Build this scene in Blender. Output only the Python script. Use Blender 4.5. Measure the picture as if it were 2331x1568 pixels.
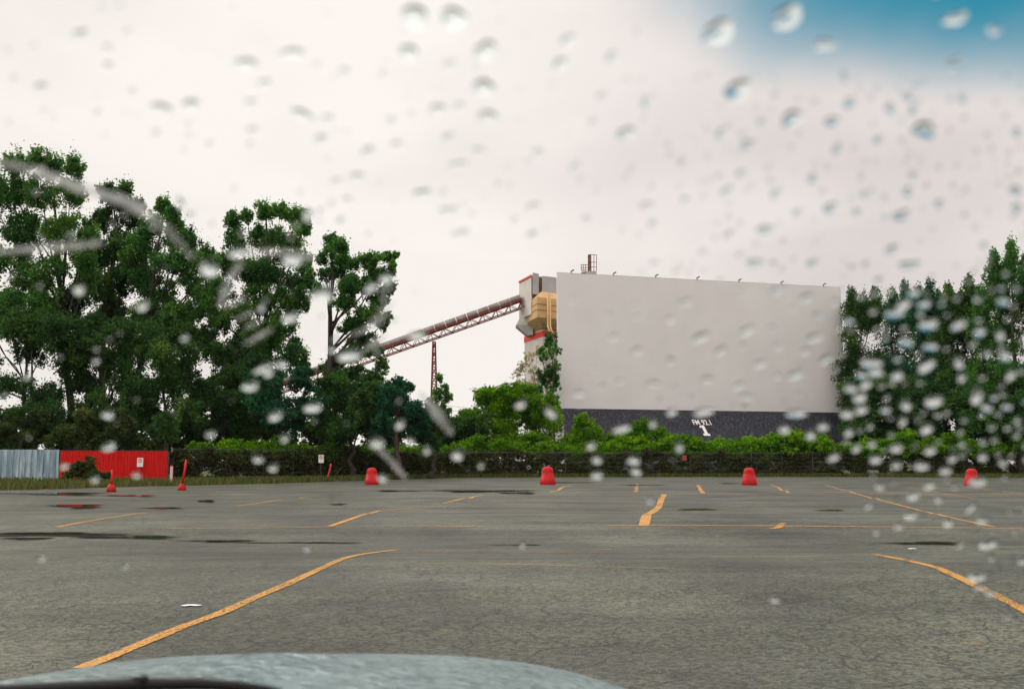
import bpy, math, random
import numpy as np
from mathutils import Vector, Matrix
random.seed(7); rng = np.random.default_rng(7)
sc = bpy.context.scene
COL = sc.collection
for o in list(bpy.data.objects): bpy.data.objects.remove(o)

# ------------------------------------------------------------------ camera
FPX, CXP, CYP, HOR = 2250.0, 1165.5, 784.0, 1055.0      # measured on a 2331 px wide view of the photograph
CAMH = 1.25
PITCH = math.atan((HOR-CYP)/FPX)
cam = bpy.data.cameras.new("camera"); camo = bpy.data.objects.new("camera", cam); COL.objects.link(camo)
camo.location = (0, 0, CAMH); camo.rotation_euler = (math.pi/2+PITCH, 0, 0)
cam.sensor_width = 36; cam.lens = 36*FPX/2331; cam.clip_start = 0.01; cam.clip_end = 6000
cam.dof.use_dof = True; cam.dof.focus_distance = 90; cam.dof.aperture_fstop = 8.0
sc.camera = camo
def ray(x, y):
    cp, sp = math.cos(PITCH), math.sin(PITCH); a = x-CXP; u = CYP-y
    return Vector((a, FPX*cp-u*sp, FPX*sp+u*cp))
def at(x, y, Y):
    d = ray(x, y); return Vector((0, 0, CAMH))+d*(Y/d.y)

# ------------------------------------------------------------------ world, sun, exposure
SUN_EL, SUN_AZ = math.radians(34), math.radians(-62)     # azimuth from +Y towards +X
W = bpy.data.worlds.new("World"); sc.world = W; W.use_nodes = True
wt = W.node_tree; wt.nodes.clear()
def N(t, kind, **kw):
    n = t.nodes.new(kind)
    for k, v in kw.items(): setattr(n, k, v)
    return n
def L(t, a, b): t.links.new(a, b)
def math_node(t, op, a, b=None, c=None, clamp=False):
    n = t.nodes.new('ShaderNodeMath'); n.operation = op; n.use_clamp = clamp
    for i, v in enumerate((a, b, c)):
        if v is None: continue
        if isinstance(v, (int, float)): n.inputs[i].default_value = v
        else: t.links.new(v, n.inputs[i])
    return n.outputs[0]
sky = N(wt, 'ShaderNodeTexSky', sky_type='NISHITA', sun_disc=False)
sky.sun_elevation = SUN_EL; sky.sun_rotation = SUN_AZ; sky.ozone_density = 3.0; sky.dust_density = 0.3
tc = N(wt, 'ShaderNodeTexCoord'); sx = N(wt, 'ShaderNodeSeparateXYZ'); L(wt, tc.outputs['Generated'], sx.inputs[0])
yy = math_node(wt, 'MAXIMUM', sx.outputs[1], 0.08)
uu = math_node(wt, 'DIVIDE', sx.outputs[0], yy); vv = math_node(wt, 'DIVIDE', sx.outputs[2], yy)
g = ray(2500, -60); ucx, vcx = g.x/g.y, g.z/g.y
g2 = ray(2500, 225); vb = vcx-g2.z/g2.y
e1 = math_node(wt, 'POWER', math_node(wt, 'ABSOLUTE', math_node(wt, 'DIVIDE', math_node(wt, 'SUBTRACT', uu, ucx), 0.55)), 2)
e2 = math_node(wt, 'POWER', math_node(wt, 'ABSOLUTE', math_node(wt, 'DIVIDE', math_node(wt, 'SUBTRACT', vv, vcx), vb)), 2)
nz = N(wt, 'ShaderNodeTexNoise'); nz.inputs['Scale'].default_value = 3.2; nz.inputs['Detail'].default_value = 4; nz.inputs['Roughness'].default_value = 0.5
L(wt, tc.outputs['Generated'], nz.inputs['Vector'])
ee = math_node(wt, 'ADD', math_node(wt, 'ADD', e1, e2), math_node(wt, 'MULTIPLY', math_node(wt, 'SUBTRACT', nz.outputs[0], 0.5), 1.6))
gap = N(wt, 'ShaderNodeMapRange', interpolation_type='SMOOTHSTEP'); L(wt, ee, gap.inputs[0])
gap.inputs[1].default_value = 1.25; gap.inputs[2].default_value = -0.15; gap.inputs[3].default_value = 0; gap.inputs[4].default_value = 1
# cloud deck: brighter towards the veiled sun on the left, greyer to the right
nz2 = N(wt, 'ShaderNodeTexNoise'); nz2.inputs['Scale'].default_value = 2.6; nz2.inputs['Detail'].default_value = 5; nz2.inputs['Roughness'].default_value = 0.45
mp = N(wt, 'ShaderNodeMapping'); mp.inputs['Scale'].default_value = (1, 1, 2.2); L(wt, tc.outputs['Generated'], mp.inputs[0]); L(wt, mp.outputs[0], nz2.inputs['Vector'])
side = N(wt, 'ShaderNodeMapRange', interpolation_type='SMOOTHSTEP'); L(wt, sx.outputs[0], side.inputs[0])
side.inputs[1].default_value = -0.15; side.inputs[2].default_value = 0.42
mixv = math_node(wt, 'ADD', math_node(wt, 'MULTIPLY', side.outputs[0], 0.8), math_node(wt, 'MULTIPLY', math_node(wt, 'SUBTRACT', nz2.outputs[0], 0.5), 1.9), clamp=True)
cr = N(wt, 'ShaderNodeMix', data_type='RGBA'); L(wt, mixv, cr.inputs[0])
cr.inputs[6].default_value = (0.88, 0.83, 0.815, 1); cr.inputs[7].default_value = (0.62, 0.56, 0.575, 1)
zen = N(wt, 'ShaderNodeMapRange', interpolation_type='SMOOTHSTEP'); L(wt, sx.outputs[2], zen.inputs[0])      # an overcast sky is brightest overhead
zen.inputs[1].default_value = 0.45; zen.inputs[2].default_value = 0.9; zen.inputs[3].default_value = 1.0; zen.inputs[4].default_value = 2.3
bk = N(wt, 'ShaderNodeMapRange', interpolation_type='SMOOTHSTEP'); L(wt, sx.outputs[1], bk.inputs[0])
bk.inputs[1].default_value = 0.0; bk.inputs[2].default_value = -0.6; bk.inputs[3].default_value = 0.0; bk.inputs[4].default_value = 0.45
cf_ = math_node(wt, 'ADD', zen.outputs[0], bk.outputs[0])  # unseen sky overhead and behind the camera brightened to add light
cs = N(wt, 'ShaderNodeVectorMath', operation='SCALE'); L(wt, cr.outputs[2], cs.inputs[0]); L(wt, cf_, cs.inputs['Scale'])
skt = N(wt, 'ShaderNodeMix', data_type='RGBA', blend_type='MULTIPLY'); skt.inputs[0].default_value = 1; L(wt, sky.outputs[0], skt.inputs[6]); skt.inputs[7].default_value = (0.16, 0.90, 0.78, 1)
skb = N(wt, 'ShaderNodeVectorMath', operation='SCALE'); L(wt, skt.outputs[2], skb.inputs[0]); skb.inputs['Scale'].default_value = 0.13
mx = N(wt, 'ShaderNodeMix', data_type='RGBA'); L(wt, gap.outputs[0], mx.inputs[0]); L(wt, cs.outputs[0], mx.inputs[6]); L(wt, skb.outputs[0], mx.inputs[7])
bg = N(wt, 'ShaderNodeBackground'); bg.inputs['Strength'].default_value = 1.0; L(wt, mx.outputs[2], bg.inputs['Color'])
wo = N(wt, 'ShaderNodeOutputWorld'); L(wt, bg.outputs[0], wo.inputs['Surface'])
sl = bpy.data.lights.new("sun", 'SUN'); sl.energy = 1.1; sl.angle = math.radians(12); sl.color = (1.0, 0.93, 0.84)
so = bpy.data.objects.new("sun", sl); COL.objects.link(so)
sd = Vector((math.sin(SUN_AZ)*math.cos(SUN_EL), math.cos(SUN_AZ)*math.cos(SUN_EL), math.sin(SUN_EL)))
so.rotation_euler = (-sd).to_track_quat('-Z', 'Y').to_euler(); so.location = sd*300
sc.view_settings.view_transform = 'Standard'; sc.view_settings.look = 'None'
sc.view_settings.exposure = 0.25; sc.view_settings.gamma = 1.0
try: sc.view_settings.use_curve_mapping = False
except Exception: pass

# ------------------------------------------------------------------ helpers
def tag(o, label=None, cat=None, group=None, kind=None):
    if label: o['label'] = label
    if cat: o['category'] = cat
    if group: o['group'] = group
    if kind: o['kind'] = kind
    return o
def empty(name, loc, label=None, cat=None, group=None):
    o = bpy.data.objects.new(name, None); COL.objects.link(o); o.location = loc; o.empty_display_size = 0.3
    return tag(o, label, cat, group)
def place(name, me, mat, parent=None):
    o = bpy.data.objects.new(name, me); COL.objects.link(o)
    if mat is not None: me.materials.append(mat)
    if parent is not None:
        o.parent = parent; o.matrix_parent_inverse = Matrix.Translation(-parent.location)
    return o
class MB:
    def __init__(s): s.v = []; s.f = []
    def add(s, vs, fs):
        b = len(s.v); s.v += [tuple(v) for v in vs]; s.f += [tuple(i+b for i in f) for f in fs]; return s
    def box(s, lo, hi):
        x0, y0, z0 = lo; x1, y1, z1 = hi
        return s.add([(x0,y0,z0),(x1,y0,z0),(x1,y1,z0),(x0,y1,z0),(x0,y0,z1),(x1,y0,z1),(x1,y1,z1),(x0,y1,z1)],
                     [(3,2,1,0),(4,5,6,7),(0,1,5,4),(1,2,6,5),(2,3,7,6),(3,0,4,7)])
    def bar(s, p, q, w, h=None, n=4, w2=None):
        p, q = Vector(p), Vector(q); d = (q-p).normalized(); w2 = w if w2 is None else w2
        a = d.cross(Vector((0,0,1)));  a = Vector((1,0,0)) if a.length < 1e-3 else a.normalized()
        b = a.cross(d).normalized(); k = []
        for c, r in ((p, w), (q, w2)):
            for i in range(n):
                t = 2*math.pi*(i+.5)/n; k.append(c+a*math.cos(t)*r*.7071+b*math.sin(t)*r*.7071)
        fs = [(i, (i+1)%n, n+(i+1)%n, n+i) for i in range(n)]+[tuple(range(n-1,-1,-1)), tuple(range(n, 2*n))]
        return s.add(k, fs)
    def tube(s, pts, rads, n=8, cap=True):
        pts = [Vector(p) for p in pts]; k = []; prev = None
        for i, p in enumerate(pts):
            d = (pts[min(i+1, len(pts)-1)]-pts[max(i-1, 0)]).normalized()
            a = prev-d*prev.dot(d) if prev is not None else d.orthogonal()
            a.normalize(); prev = a; b = d.cross(a)
            for j in range(n):
                t = 2*math.pi*j/n; k.append(p+(a*math.cos(t)+b*math.sin(t))*rads[i])
        fs = [(i*n+j, i*n+(j+1)%n, (i+1)*n+(j+1)%n, (i+1)*n+j) for i in range(len(pts)-1) for j in range(n)]
        if cap: fs += [tuple(range(n-1,-1,-1)), tuple(range((len(pts)-1)*n, len(pts)*n))]
        return s.add(k, fs)
    def lathe(s, c, prof, n=28):
        k = []; 
        for r, z in prof:
            for j in range(n):
                t = 2*math.pi*j/n; k.append((c[0]+r*math.cos(t), c[1]+r*math.sin(t), c[2]+z))
        m = len(prof)
        fs = [(i*n+j, i*n+(j+1)%n, (i+1)*n+(j+1)%n, (i+1)*n+j) for i in range(m-1) for j in range(n)]
        fs += [tuple(range(n-1,-1,-1)), tuple(range((m-1)*n, m*n))]
        return s.add(k, fs)
    def prism(s, plan, z0, z1):           # plan: counter-clockwise (x, y) list
        n = len(plan); vs = [(x, y, z0) for x, y in plan]+[(x, y, z1) for x, y in plan]
        return s.add(vs, [(i, (i+1)%n, n+(i+1)%n, n+i) for i in range(n)]+[tuple(range(n-1,-1,-1)), tuple(range(n, 2*n))])
    def loft(s, A, B):                    # two rings of the same count
        n = len(A); return s.add(list(A)+list(B), [(i, (i+1)%n, n+(i+1)%n, n+i) for i in range(n)]+[tuple(range(n-1,-1,-1)), tuple(range(n, 2*n))])
    def mesh(s, name, smooth=False):
        me = bpy.data.meshes.new(name); me.from_pydata(s.v, [], s.f); me.update()
        if smooth: me.polygons.foreach_set('use_smooth', [True]*len(me.polygons))
        return me
    def build(s, name, mat, parent=None, smooth=False, bevel=0):
        o = place(name, s.mesh(name, smooth), mat, parent)
        if bevel:
            m = o.modifiers.new('bevel', 'BEVEL'); m.width = bevel; m.segments = 2; m.limit_method = 'ANGLE'
        return o
def quads_mesh(name, V, F, attr=None):    # V (n,3), F (m,4) numpy
    me = bpy.data.meshes.new(name); m = len(F); k = F.shape[1]
    me.vertices.add(len(V)); me.vertices.foreach_set('co', V.astype(np.float32).ravel())
    me.loops.add(m*k); me.loops.foreach_set('vertex_index', F.astype(np.int32).ravel())
    me.polygons.add(m); me.polygons.foreach_set('loop_start', (np.arange(m)*k).astype(np.int32))
    try: me.polygons.foreach_set('loop_total', np.full(m, k, dtype=np.int32))
    except Exception: pass
    if attr is not None:
        a = me.attributes.new('tone', 'FLOAT', 'FACE'); a.data.foreach_set('value', attr.astype(np.float32))
    me.update(calc_edges=True); return me

# ------------------------------------------------------------------ materials
def mat(name, col, rough=0.6, metal=0.0, noise=0.0, scale=4.0, bump=0.0, bscale=20.0, col2=None, spec=0.2):
    m = bpy.data.materials.new(name); m.use_nodes = True; t = m.node_tree; p = t.nodes['Principled BSDF']
    p.inputs['Roughness'].default_value = rough; p.inputs['Metallic'].default_value = metal
    p.inputs['Specular IOR Level'].default_value = spec
    p.inputs['Base Color'].default_value = (*col, 1)
    if noise or col2:
        g = N(t, 'ShaderNodeTexCoord'); n = N(t, 'ShaderNodeTexNoise'); n.inputs['Scale'].default_value = scale; n.inputs['Detail'].default_value = 6; n.inputs['Roughness'].default_value = 0.65
        L(t, g.outputs['Object'], n.inputs['Vector'])
        r = N(t, 'ShaderNodeValToRGB'); c2 = col2 if col2 else tuple(c*(1-noise) for c in col)
        r.color_ramp.elements[0].position = 0.36; r.color_ramp.elements[1].position = 0.66
        r.color_ramp.elements[0].color = (*c2, 1); r.color_ramp.elements[1].color = (*col, 1)
        L(t, n.outputs[0], r.inputs[0]); L(t, r.outputs[0], p.inputs['Base Color'])
    if bump:
        g = N(t, 'ShaderNodeTexCoord'); n = N(t, 'ShaderNodeTexNoise'); n.inputs['Scale'].default_value = bscale; n.inputs['Detail'].default_value = 4
        L(t, g.outputs['Object'], n.inputs['Vector']); b = N(t, 'ShaderNodeBump'); b.inputs['Strength'].default_value = bump
        L(t, n.outputs[0], b.inputs['Height']); L(t, b.outputs[0], p.inputs['Normal'])
    return m
def leaf_mat(name, cols, trans=0.35):
    m = bpy.data.materials.new(name); m.use_nodes = True; t = m.node_tree; p = t.nodes['Principled BSDF']; out = t.nodes['Material Output']
    a = N(t, 'ShaderNodeAttribute', attribute_name='tone'); r = N(t, 'ShaderNodeValToRGB')
    while len(r.color_ramp.elements) < len(cols): r.color_ramp.elements.new(0.5)
    for i, c in enumerate(cols):
        r.color_ramp.elements[i].position = i/(len(cols)-1); r.color_ramp.elements[i].color = (*c, 1)
    L(t, a.outputs['Fac'], r.inputs[0]); L(t, r.outputs[0], p.inputs['Base Color'])
    p.inputs['Roughness'].default_value = 0.55; p.inputs['Specular IOR Level'].default_value = 0.12
    tr = N(t, 'ShaderNodeBsdfTranslucent'); h = N(t, 'ShaderNodeHueSaturation'); h.inputs['Hue'].default_value = 0.485; h.inputs['Value'].default_value = 1.5; h.inputs['Saturation'].default_value = 1.1
    L(t, r.outputs[0], h.inputs['Color']); L(t, h.outputs[0], tr.inputs['Color'])
    ms = N(t, 'ShaderNodeMixShader'); ms.inputs[0].default_value = trans
    L(t, p.outputs[0], ms.inputs[1]); L(t, tr.outputs[0], ms.inputs[2]); L(t, ms.outputs[0], out.inputs['Surface'])
    return m
M = {}
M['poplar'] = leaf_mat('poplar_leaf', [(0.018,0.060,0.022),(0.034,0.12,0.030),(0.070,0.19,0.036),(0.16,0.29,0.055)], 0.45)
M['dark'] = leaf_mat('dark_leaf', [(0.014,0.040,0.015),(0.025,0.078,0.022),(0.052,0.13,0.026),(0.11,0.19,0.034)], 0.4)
M['olive'] = leaf_mat('olive_leaf', [(0.018,0.026,0.008),(0.03,0.055,0.014),(0.055,0.085,0.018),(0.10,0.13,0.03)], 0.3)
M['bright'] = leaf_mat('bright_leaf', [(0.035,0.10,0.004),(0.07,0.20,0.006),(0.12,0.29,0.008),(0.22,0.38,0.012)], 0.35)
M['teal'] = leaf_mat('poplar_cool_leaf', [(0.012,0.045,0.026),(0.020,0.085,0.042),(0.030,0.13,0.055),(0.055,0.17,0.06)])
M['vine'] = leaf_mat('vine_leaf', [(0.050,0.022,0.016),(0.028,0.030,0.014),(0.042,0.055,0.016),(0.065,0.090,0.020),(0.085,0.040,0.024)], 0.15)
M['dry'] = leaf_mat('dry_leaf', [(0.20,0.13,0.07),(0.33,0.25,0.13),(0.22,0.28,0.07),(0.40,0.28,0.16)], 0.4)
M['grass'] = leaf_mat('grass_blade', [(0.03,0.05,0.01),(0.05,0.09,0.015),(0.10,0.10,0.03),(0.16,0.13,0.05)], 0.25)
M['bark'] = mat('bark', (0.075,0.058,0.048), 0.9, noise=0.5, scale=3, bump=0.4)
M['red'] = mat('red_plastic', (0.52,0.004,0.007), 0.55, col2=(0.30,0.008,0.010), scale=3.5, bump=0.06, bscale=14)
M['redpaint'] = mat('red_paint', (0.58,0.006,0.004), 0.5, noise=0.2, scale=3)
M['white'] = mat('white_paint', (0.78,0.74,0.72), 0.5, noise=0.06, scale=3)
M['ink'] = mat('sign_black', (0.03,0.03,0.03), 0.5)
M['steel'] = mat('galvanised_steel', (0.42,0.44,0.44), 0.45, 0.6, noise=0.2, scale=3)
M['rail'] = mat('dull_steel', (0.12,0.13,0.12), 0.5, 0.5)
M['rust'] = mat('rust_red_steel', (0.25,0.050,0.035), 0.7, noise=0.35, scale=2)
M['rubber'] = mat('black_rubber', (0.012,0.011,0.012), 0.55)
M['plantwhite'] = mat('plant_cladding', (0.62,0.56,0.54), 0.6, noise=0.12, scale=0.6)
M['plantgrey'] = mat('plant_grey', (0.44,0.42,0.43), 0.6, noise=0.15, scale=0.5)
M['plantdark'] = mat('plant_dark', (0.10,0.12,0.13), 0.6)
M['band'] = mat('band_red', (0.75,0.05,0.02), 0.5)
M['hopper'] = mat('hopper_yellow', (0.66,0.42,0.20), 0.6, noise=0.22, scale=1.2)
M['paper'] = mat('paper', (0.75,0.77,0.82), 0.7)

# ------------------------------------------------------------------ ground
def hg(x, y):          # the ramps of the lot, rows running across the view
    y = np.asarray(y, dtype=float)
    amp = 0.085*np.clip((62-y)/34, 0, 1)
    return amp*(1+np.cos(2*math.pi*(y-10.2+0.012*np.asarray(x))/10.6))
def onground(x, y):
    d = ray(x, y); Y = 60.0
    lo, hi = 2.0, 400.0
    t = 2.0
    f = lambda Y: CAMH+d.z/d.y*Y-float(hg(d.x/d.y*Y, Y))
    while t < 160 and f(t) > 0: t += 0.05
    a, b = t-0.05, t
    for _ in range(20):
        m = (a+b)/2
        if f(m) > 0: a = m
        else: b = m
    return Vector((d.x/d.y*b, b, float(hg(d.x/d.y*b, b))))
def asphalt_mat():
    m = bpy.data.materials.new('asphalt'); m.use_nodes = True; t = m.node_tree; p = t.nodes['Principled BSDF']
    g = N(t, 'ShaderNodeTexCoord')
    def noise(s, d=5, r=0.6, vec=None):
        n = N(t, 'ShaderNodeTexNoise'); n.inputs['Scale'].default_value = s; n.inputs['Detail'].default_value = d; n.inputs['Roughness'].default_value = r
        L(t, vec or g.outputs['Object'], n.inputs['Vector']); return n.outputs[0]
    st = N(t, 'ShaderNodeMapping'); st.inputs['Scale'].default_value = (0.12, 1.0, 1); L(t, g.outputs['Object'], st.inputs[0])
    base = N(t, 'ShaderNodeValToRGB'); base.color_ramp.elements[0].position = 0.36; base.color_ramp.elements[1].position = 0.62
    base.color_ramp.elements[0].color = (0.038,0.042,0.032,1); base.color_ramp.elements[1].color = (0.090,0.097,0.070,1)
    L(t, noise(0.35, 8, 0.62), base.inputs[0])
    streak = N(t, 'ShaderNodeMix', data_type='RGBA', blend_type='MULTIPLY'); streak.inputs[0].default_value = 0.75
    sr = N(t, 'ShaderNodeValToRGB'); sr.color_ramp.elements[0].position = 0.38; sr.color_ramp.elements[1].position = 0.6
    sr.color_ramp.elements[0].color = (0.74,0.72,0.71,1); sr.color_ramp.elements[1].color = (1.14,1.13,1.1,1)
    L(t, noise(1.1, 6, 0.6, st.outputs[0]), sr.inputs[0]); L(t, base.outputs[0], streak.inputs[6]); L(t, sr.outputs[0], streak.inputs[7])
    pat = N(t, 'ShaderNodeValToRGB'); pat.color_ramp.elements[0].position = 0.42; pat.color_ramp.elements[1].position = 0.56
    pat.color_ramp.elements[0].color = (0.60,0.58,0.60,1); pat.color_ramp.elements[1].color = (1,1,1,1); L(t, noise(0.16, 7, 0.68), pat.inputs[0])
    pm_ = N(t, 'ShaderNodeMix', data_type='RGBA', blend_type='MULTIPLY'); pm_.inputs[0].default_value = 0.8; L(t, streak.outputs[2], pm_.inputs[6]); L(t, pat.outputs[0], pm_.inputs[7]); streak = pm_
    # aggregate: pale and dark stones
    v = N(t, 'ShaderNodeTexVoronoi'); v.inputs['Scale'].default_value = 42; L(t, g.outputs['Object'], v.inputs['Vector'])
    hs = N(t, 'ShaderNodeSeparateColor'); L(t, v.outputs['Color'], hs.inputs[0])
    ag = N(t, 'ShaderNodeMix', data_type='RGBA', blend_type='MULTIPLY'); ag.inputs[0].default_value = 1
    av = N(t, 'ShaderNodeMapRange'); L(t, hs.outputs[0], av.inputs[0]); av.inputs[3].default_value = 0.3; av.inputs[4].default_value = 1.75
    L(t, streak.outputs[2], ag.inputs[6]); L(t, av.outputs[0], ag.inputs[7])
    tint = N(t, 'ShaderNodeMix', data_type='RGBA', blend_type='MULTIPLY'); tint.inputs[0].default_value = 0.5
    tr = N(t, 'ShaderNodeMix', data_type='RGBA'); L(t, hs.outputs[1], tr.inputs[0]); tr.inputs[6].default_value = (0.8,1.0,1.02,1); tr.inputs[7].default_value = (1.25,1.05,0.85,1)
    L(t, ag.outputs[2], tint.inputs[6]); L(t, tr.outputs[2], tint.inputs[7])
    # cracks
    wv = N(t, 'ShaderNodeTexNoise'); wv.inputs['Scale'].default_value = 1.6; wv.inputs['Detail'].default_value = 4; L(t, g.outputs['Object'], wv.inputs['Vector'])
    wa = N(t, 'ShaderNodeVectorMath', operation='MULTIPLY_ADD'); L(t, wv.outputs['Color'], wa.inputs[0]); wa.inputs[1].default_value = (0.9,0.9,0.9); L(t, g.outputs['Object'], wa.inputs[2])
    cv = N(t, 'ShaderNodeTexVoronoi', feature='DISTANCE_TO_EDGE'); cv.inputs['Scale'].default_value = 1.7; L(t, wa.outputs[0], cv.inputs['Vector'])
    ck = N(t, 'ShaderNodeMapRange'); L(t, cv.outputs['Distance'], ck.inputs[0]); ck.inputs[1].default_value = 0.004; ck.inputs[2].default_value = 0.022; ck.inputs[3].default_value = 1; ck.inputs[4].default_value = 0
    msk = N(t, 'ShaderNodeMapRange'); L(t, noise(0.5, 3), msk.inputs[0]); msk.inputs[1].default_value = 0.40; msk.inputs[2].default_value = 0.52
    cf = math_node(t, 'MULTIPLY', math_node(t, 'MULTIPLY', ck.outputs[0], msk.outputs[0]), 0.7)
    cm = N(t, 'ShaderNodeMix', data_type='RGBA'); L(t, cf, cm.inputs[0]); L(t, tint.outputs[2], cm.inputs[6]); cm.inputs[7].default_value = (0.022,0.02,0.018,1)
    L(t, cm.outputs[2], p.inputs['Base Color'])
    rr = N(t, 'ShaderNodeMapRange'); L(t, noise(0.9, 5, 0.6, st.outputs[0]), rr.inputs[0]); rr.inputs[1].default_value = 0.35; rr.inputs[2].default_value = 0.65; rr.inputs[3].default_value = 0.42; rr.inputs[4].default_value = 0.68
    L(t, rr.outputs[0], p.inputs['Roughness']); p.inputs['Specular IOR Level'].default_value = 0.34
    b = N(t, 'ShaderNodeBump'); b.inputs['Strength'].default_value = 0.7; b.inputs['Distance'].default_value = 0.012
    L(t, math_node(t, 'SUBTRACT', v.outputs['Distance'], math_node(t, 'MULTIPLY', cf, 2.0)), b.inputs['Height']); L(t, b.outputs[0], p.inputs['Normal'])
    return m
M['asphalt'] = asphalt_mat()
M['soil'] = mat('verge_soil', (0.075,0.075,0.032), 0.95, col2=(0.05,0.035,0.02), scale=1.5, bump=0.5)
M['terrain'] = mat('terrain_grass', (0.06,0.085,0.03), 0.95, col2=(0.04,0.05,0.02), scale=0.3)
t_ = MB(); t_.add([(-3000,-400,-0.06),(3000,-400,-0.06),(3000,5000,-0.06),(-3000,5000,-0.06)], [(0,1,2,3)])
tag(t_.build('ground', M['terrain']), kind='structure')
# lot outline: far edge as (pixel x, pixel y)
edge_px = [(-700,1124),(0,1117),(200,1112),(450,1105),(700,1098),(900,1091),(1100,1086),(1400,1084),(1900,1085),(2331,1087),(3200,1092)]
edge = [(ray(x,y).x/ray(x,y).y*(-CAMH)/(ray(x,y).z/ray(x,y).y), (-CAMH)/(ray(x,y).z/ray(x,y).y)) for x, y in edge_px]
def far_y(x):
    if x <= edge[0][0]: return edge[0][1]
    for (x0, y0), (x1, y1) in zip(edge, edge[1:]):
        if x0 <= x <= x1: return y0+(y1-y0)*(x-x0)/(x1-x0)
    return edge[-1][1]
nx, ny = 150, 420
V = np.zeros((ny, nx, 3)); xs = np.linspace(-70, 80, nx)
for i, x in enumerate(xs):
    fy = far_y(x)+0.35*math.sin(x*1.3)+0.2*math.sin(x*3.1)
    ys = -8+(fy+8)*np.linspace(0, 1, ny)**1.15
    V[:, i, 0] = x; V[:, i, 1] = ys; V[:, i, 2] = hg(x, ys)
idx = np.arange(nx*ny).reshape(ny, nx)
F = np.stack([idx[:-1,:-1], idx[:-1,1:], idx[1:,1:], idx[1:,:-1]], -1).reshape(-1, 4)
me = quads_mesh('parking_lot', V.reshape(-1, 3), F); me.polygons.foreach_set('use_smooth', [True]*len(F))
tag(place('parking_lot', me, M['asphalt']), kind='structure')
# verge strip between the lot and the fence
v_ = MB(); pts = []
for x, y in edge: pts.append((x, y-3, -0.03))
for x, y in reversed(edge): pts.append((x*1.25, y+32, -0.03))
n = len(edge)
v_.add(pts, [(i, i+1, 2*n-2-i, 2*n-1-i) for i in range(n-1)])
tag(v_.build('grass_verge', M['soil']), kind='structure')

# ------------------------------------------------------------------ painted lines
def paint_mat():
    m = bpy.data.materials.new('yellow_paint'); m.use_nodes = True; t = m.node_tree; p = t.nodes['Principled BSDF']; out = t.nodes['Material Output']
    g = N(t, 'ShaderNodeTexCoord'); n = N(t, 'ShaderNodeTexNoise'); n.inputs['Scale'].default_value = 34; n.inputs['Detail'].default_value = 6; n.inputs['Roughness'].default_value = 0.7
    L(t, g.outputs['Object'], n.inputs['Vector']); n2 = N(t, 'ShaderNodeTexNoise'); n2.inputs['Scale'].default_value = 1.0; L(t, g.outputs['Object'], n2.inputs['Vector'])
    a = N(t, 'ShaderNodeAttribute', attribute_name='tone')
    vo = N(t, 'ShaderNodeTexVoronoi'); vo.inputs['Scale'].default_value = 55; L(t, g.outputs['Object'], vo.inputs['Vector'])
    s = math_node(t, 'ADD', math_node(t, 'ADD', math_node(t, 'SUBTRACT', n.outputs[0], math_node(t, 'MULTIPLY', math_node(t, 'SUBTRACT', vo.outputs['Distance'], .35), .55)), math_node(t, 'MULTIPLY', math_node(t, 'SUBTRACT', n2.outputs[0], 0.5), 0.5)), math_node(t, 'MULTIPLY', a.outputs['Fac'], 0.5))
    r = N(t, 'ShaderNodeMapRange'); L(t, s, r.inputs[0]); r.inputs[1].default_value = 0.56; r.inputs[2].default_value = 0.92; r.clamp = True
    p.inputs['Base Color'].default_value = (0.50,0.24,0.036,1); p.inputs['Roughness'].default_value = 0.6
    tr = N(t, 'ShaderNodeBsdfTransparent'); ms = N(t, 'ShaderNodeMixShader'); L(t, r.outputs[0], ms.inputs[0]); L(t, tr.outputs[0], ms.inputs[1]); L(t, p.outputs[0], ms.inputs[2]); L(t, ms.outputs[0], out.inputs['Surface'])
    return m
M['yellow'] = paint_mat()
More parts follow.
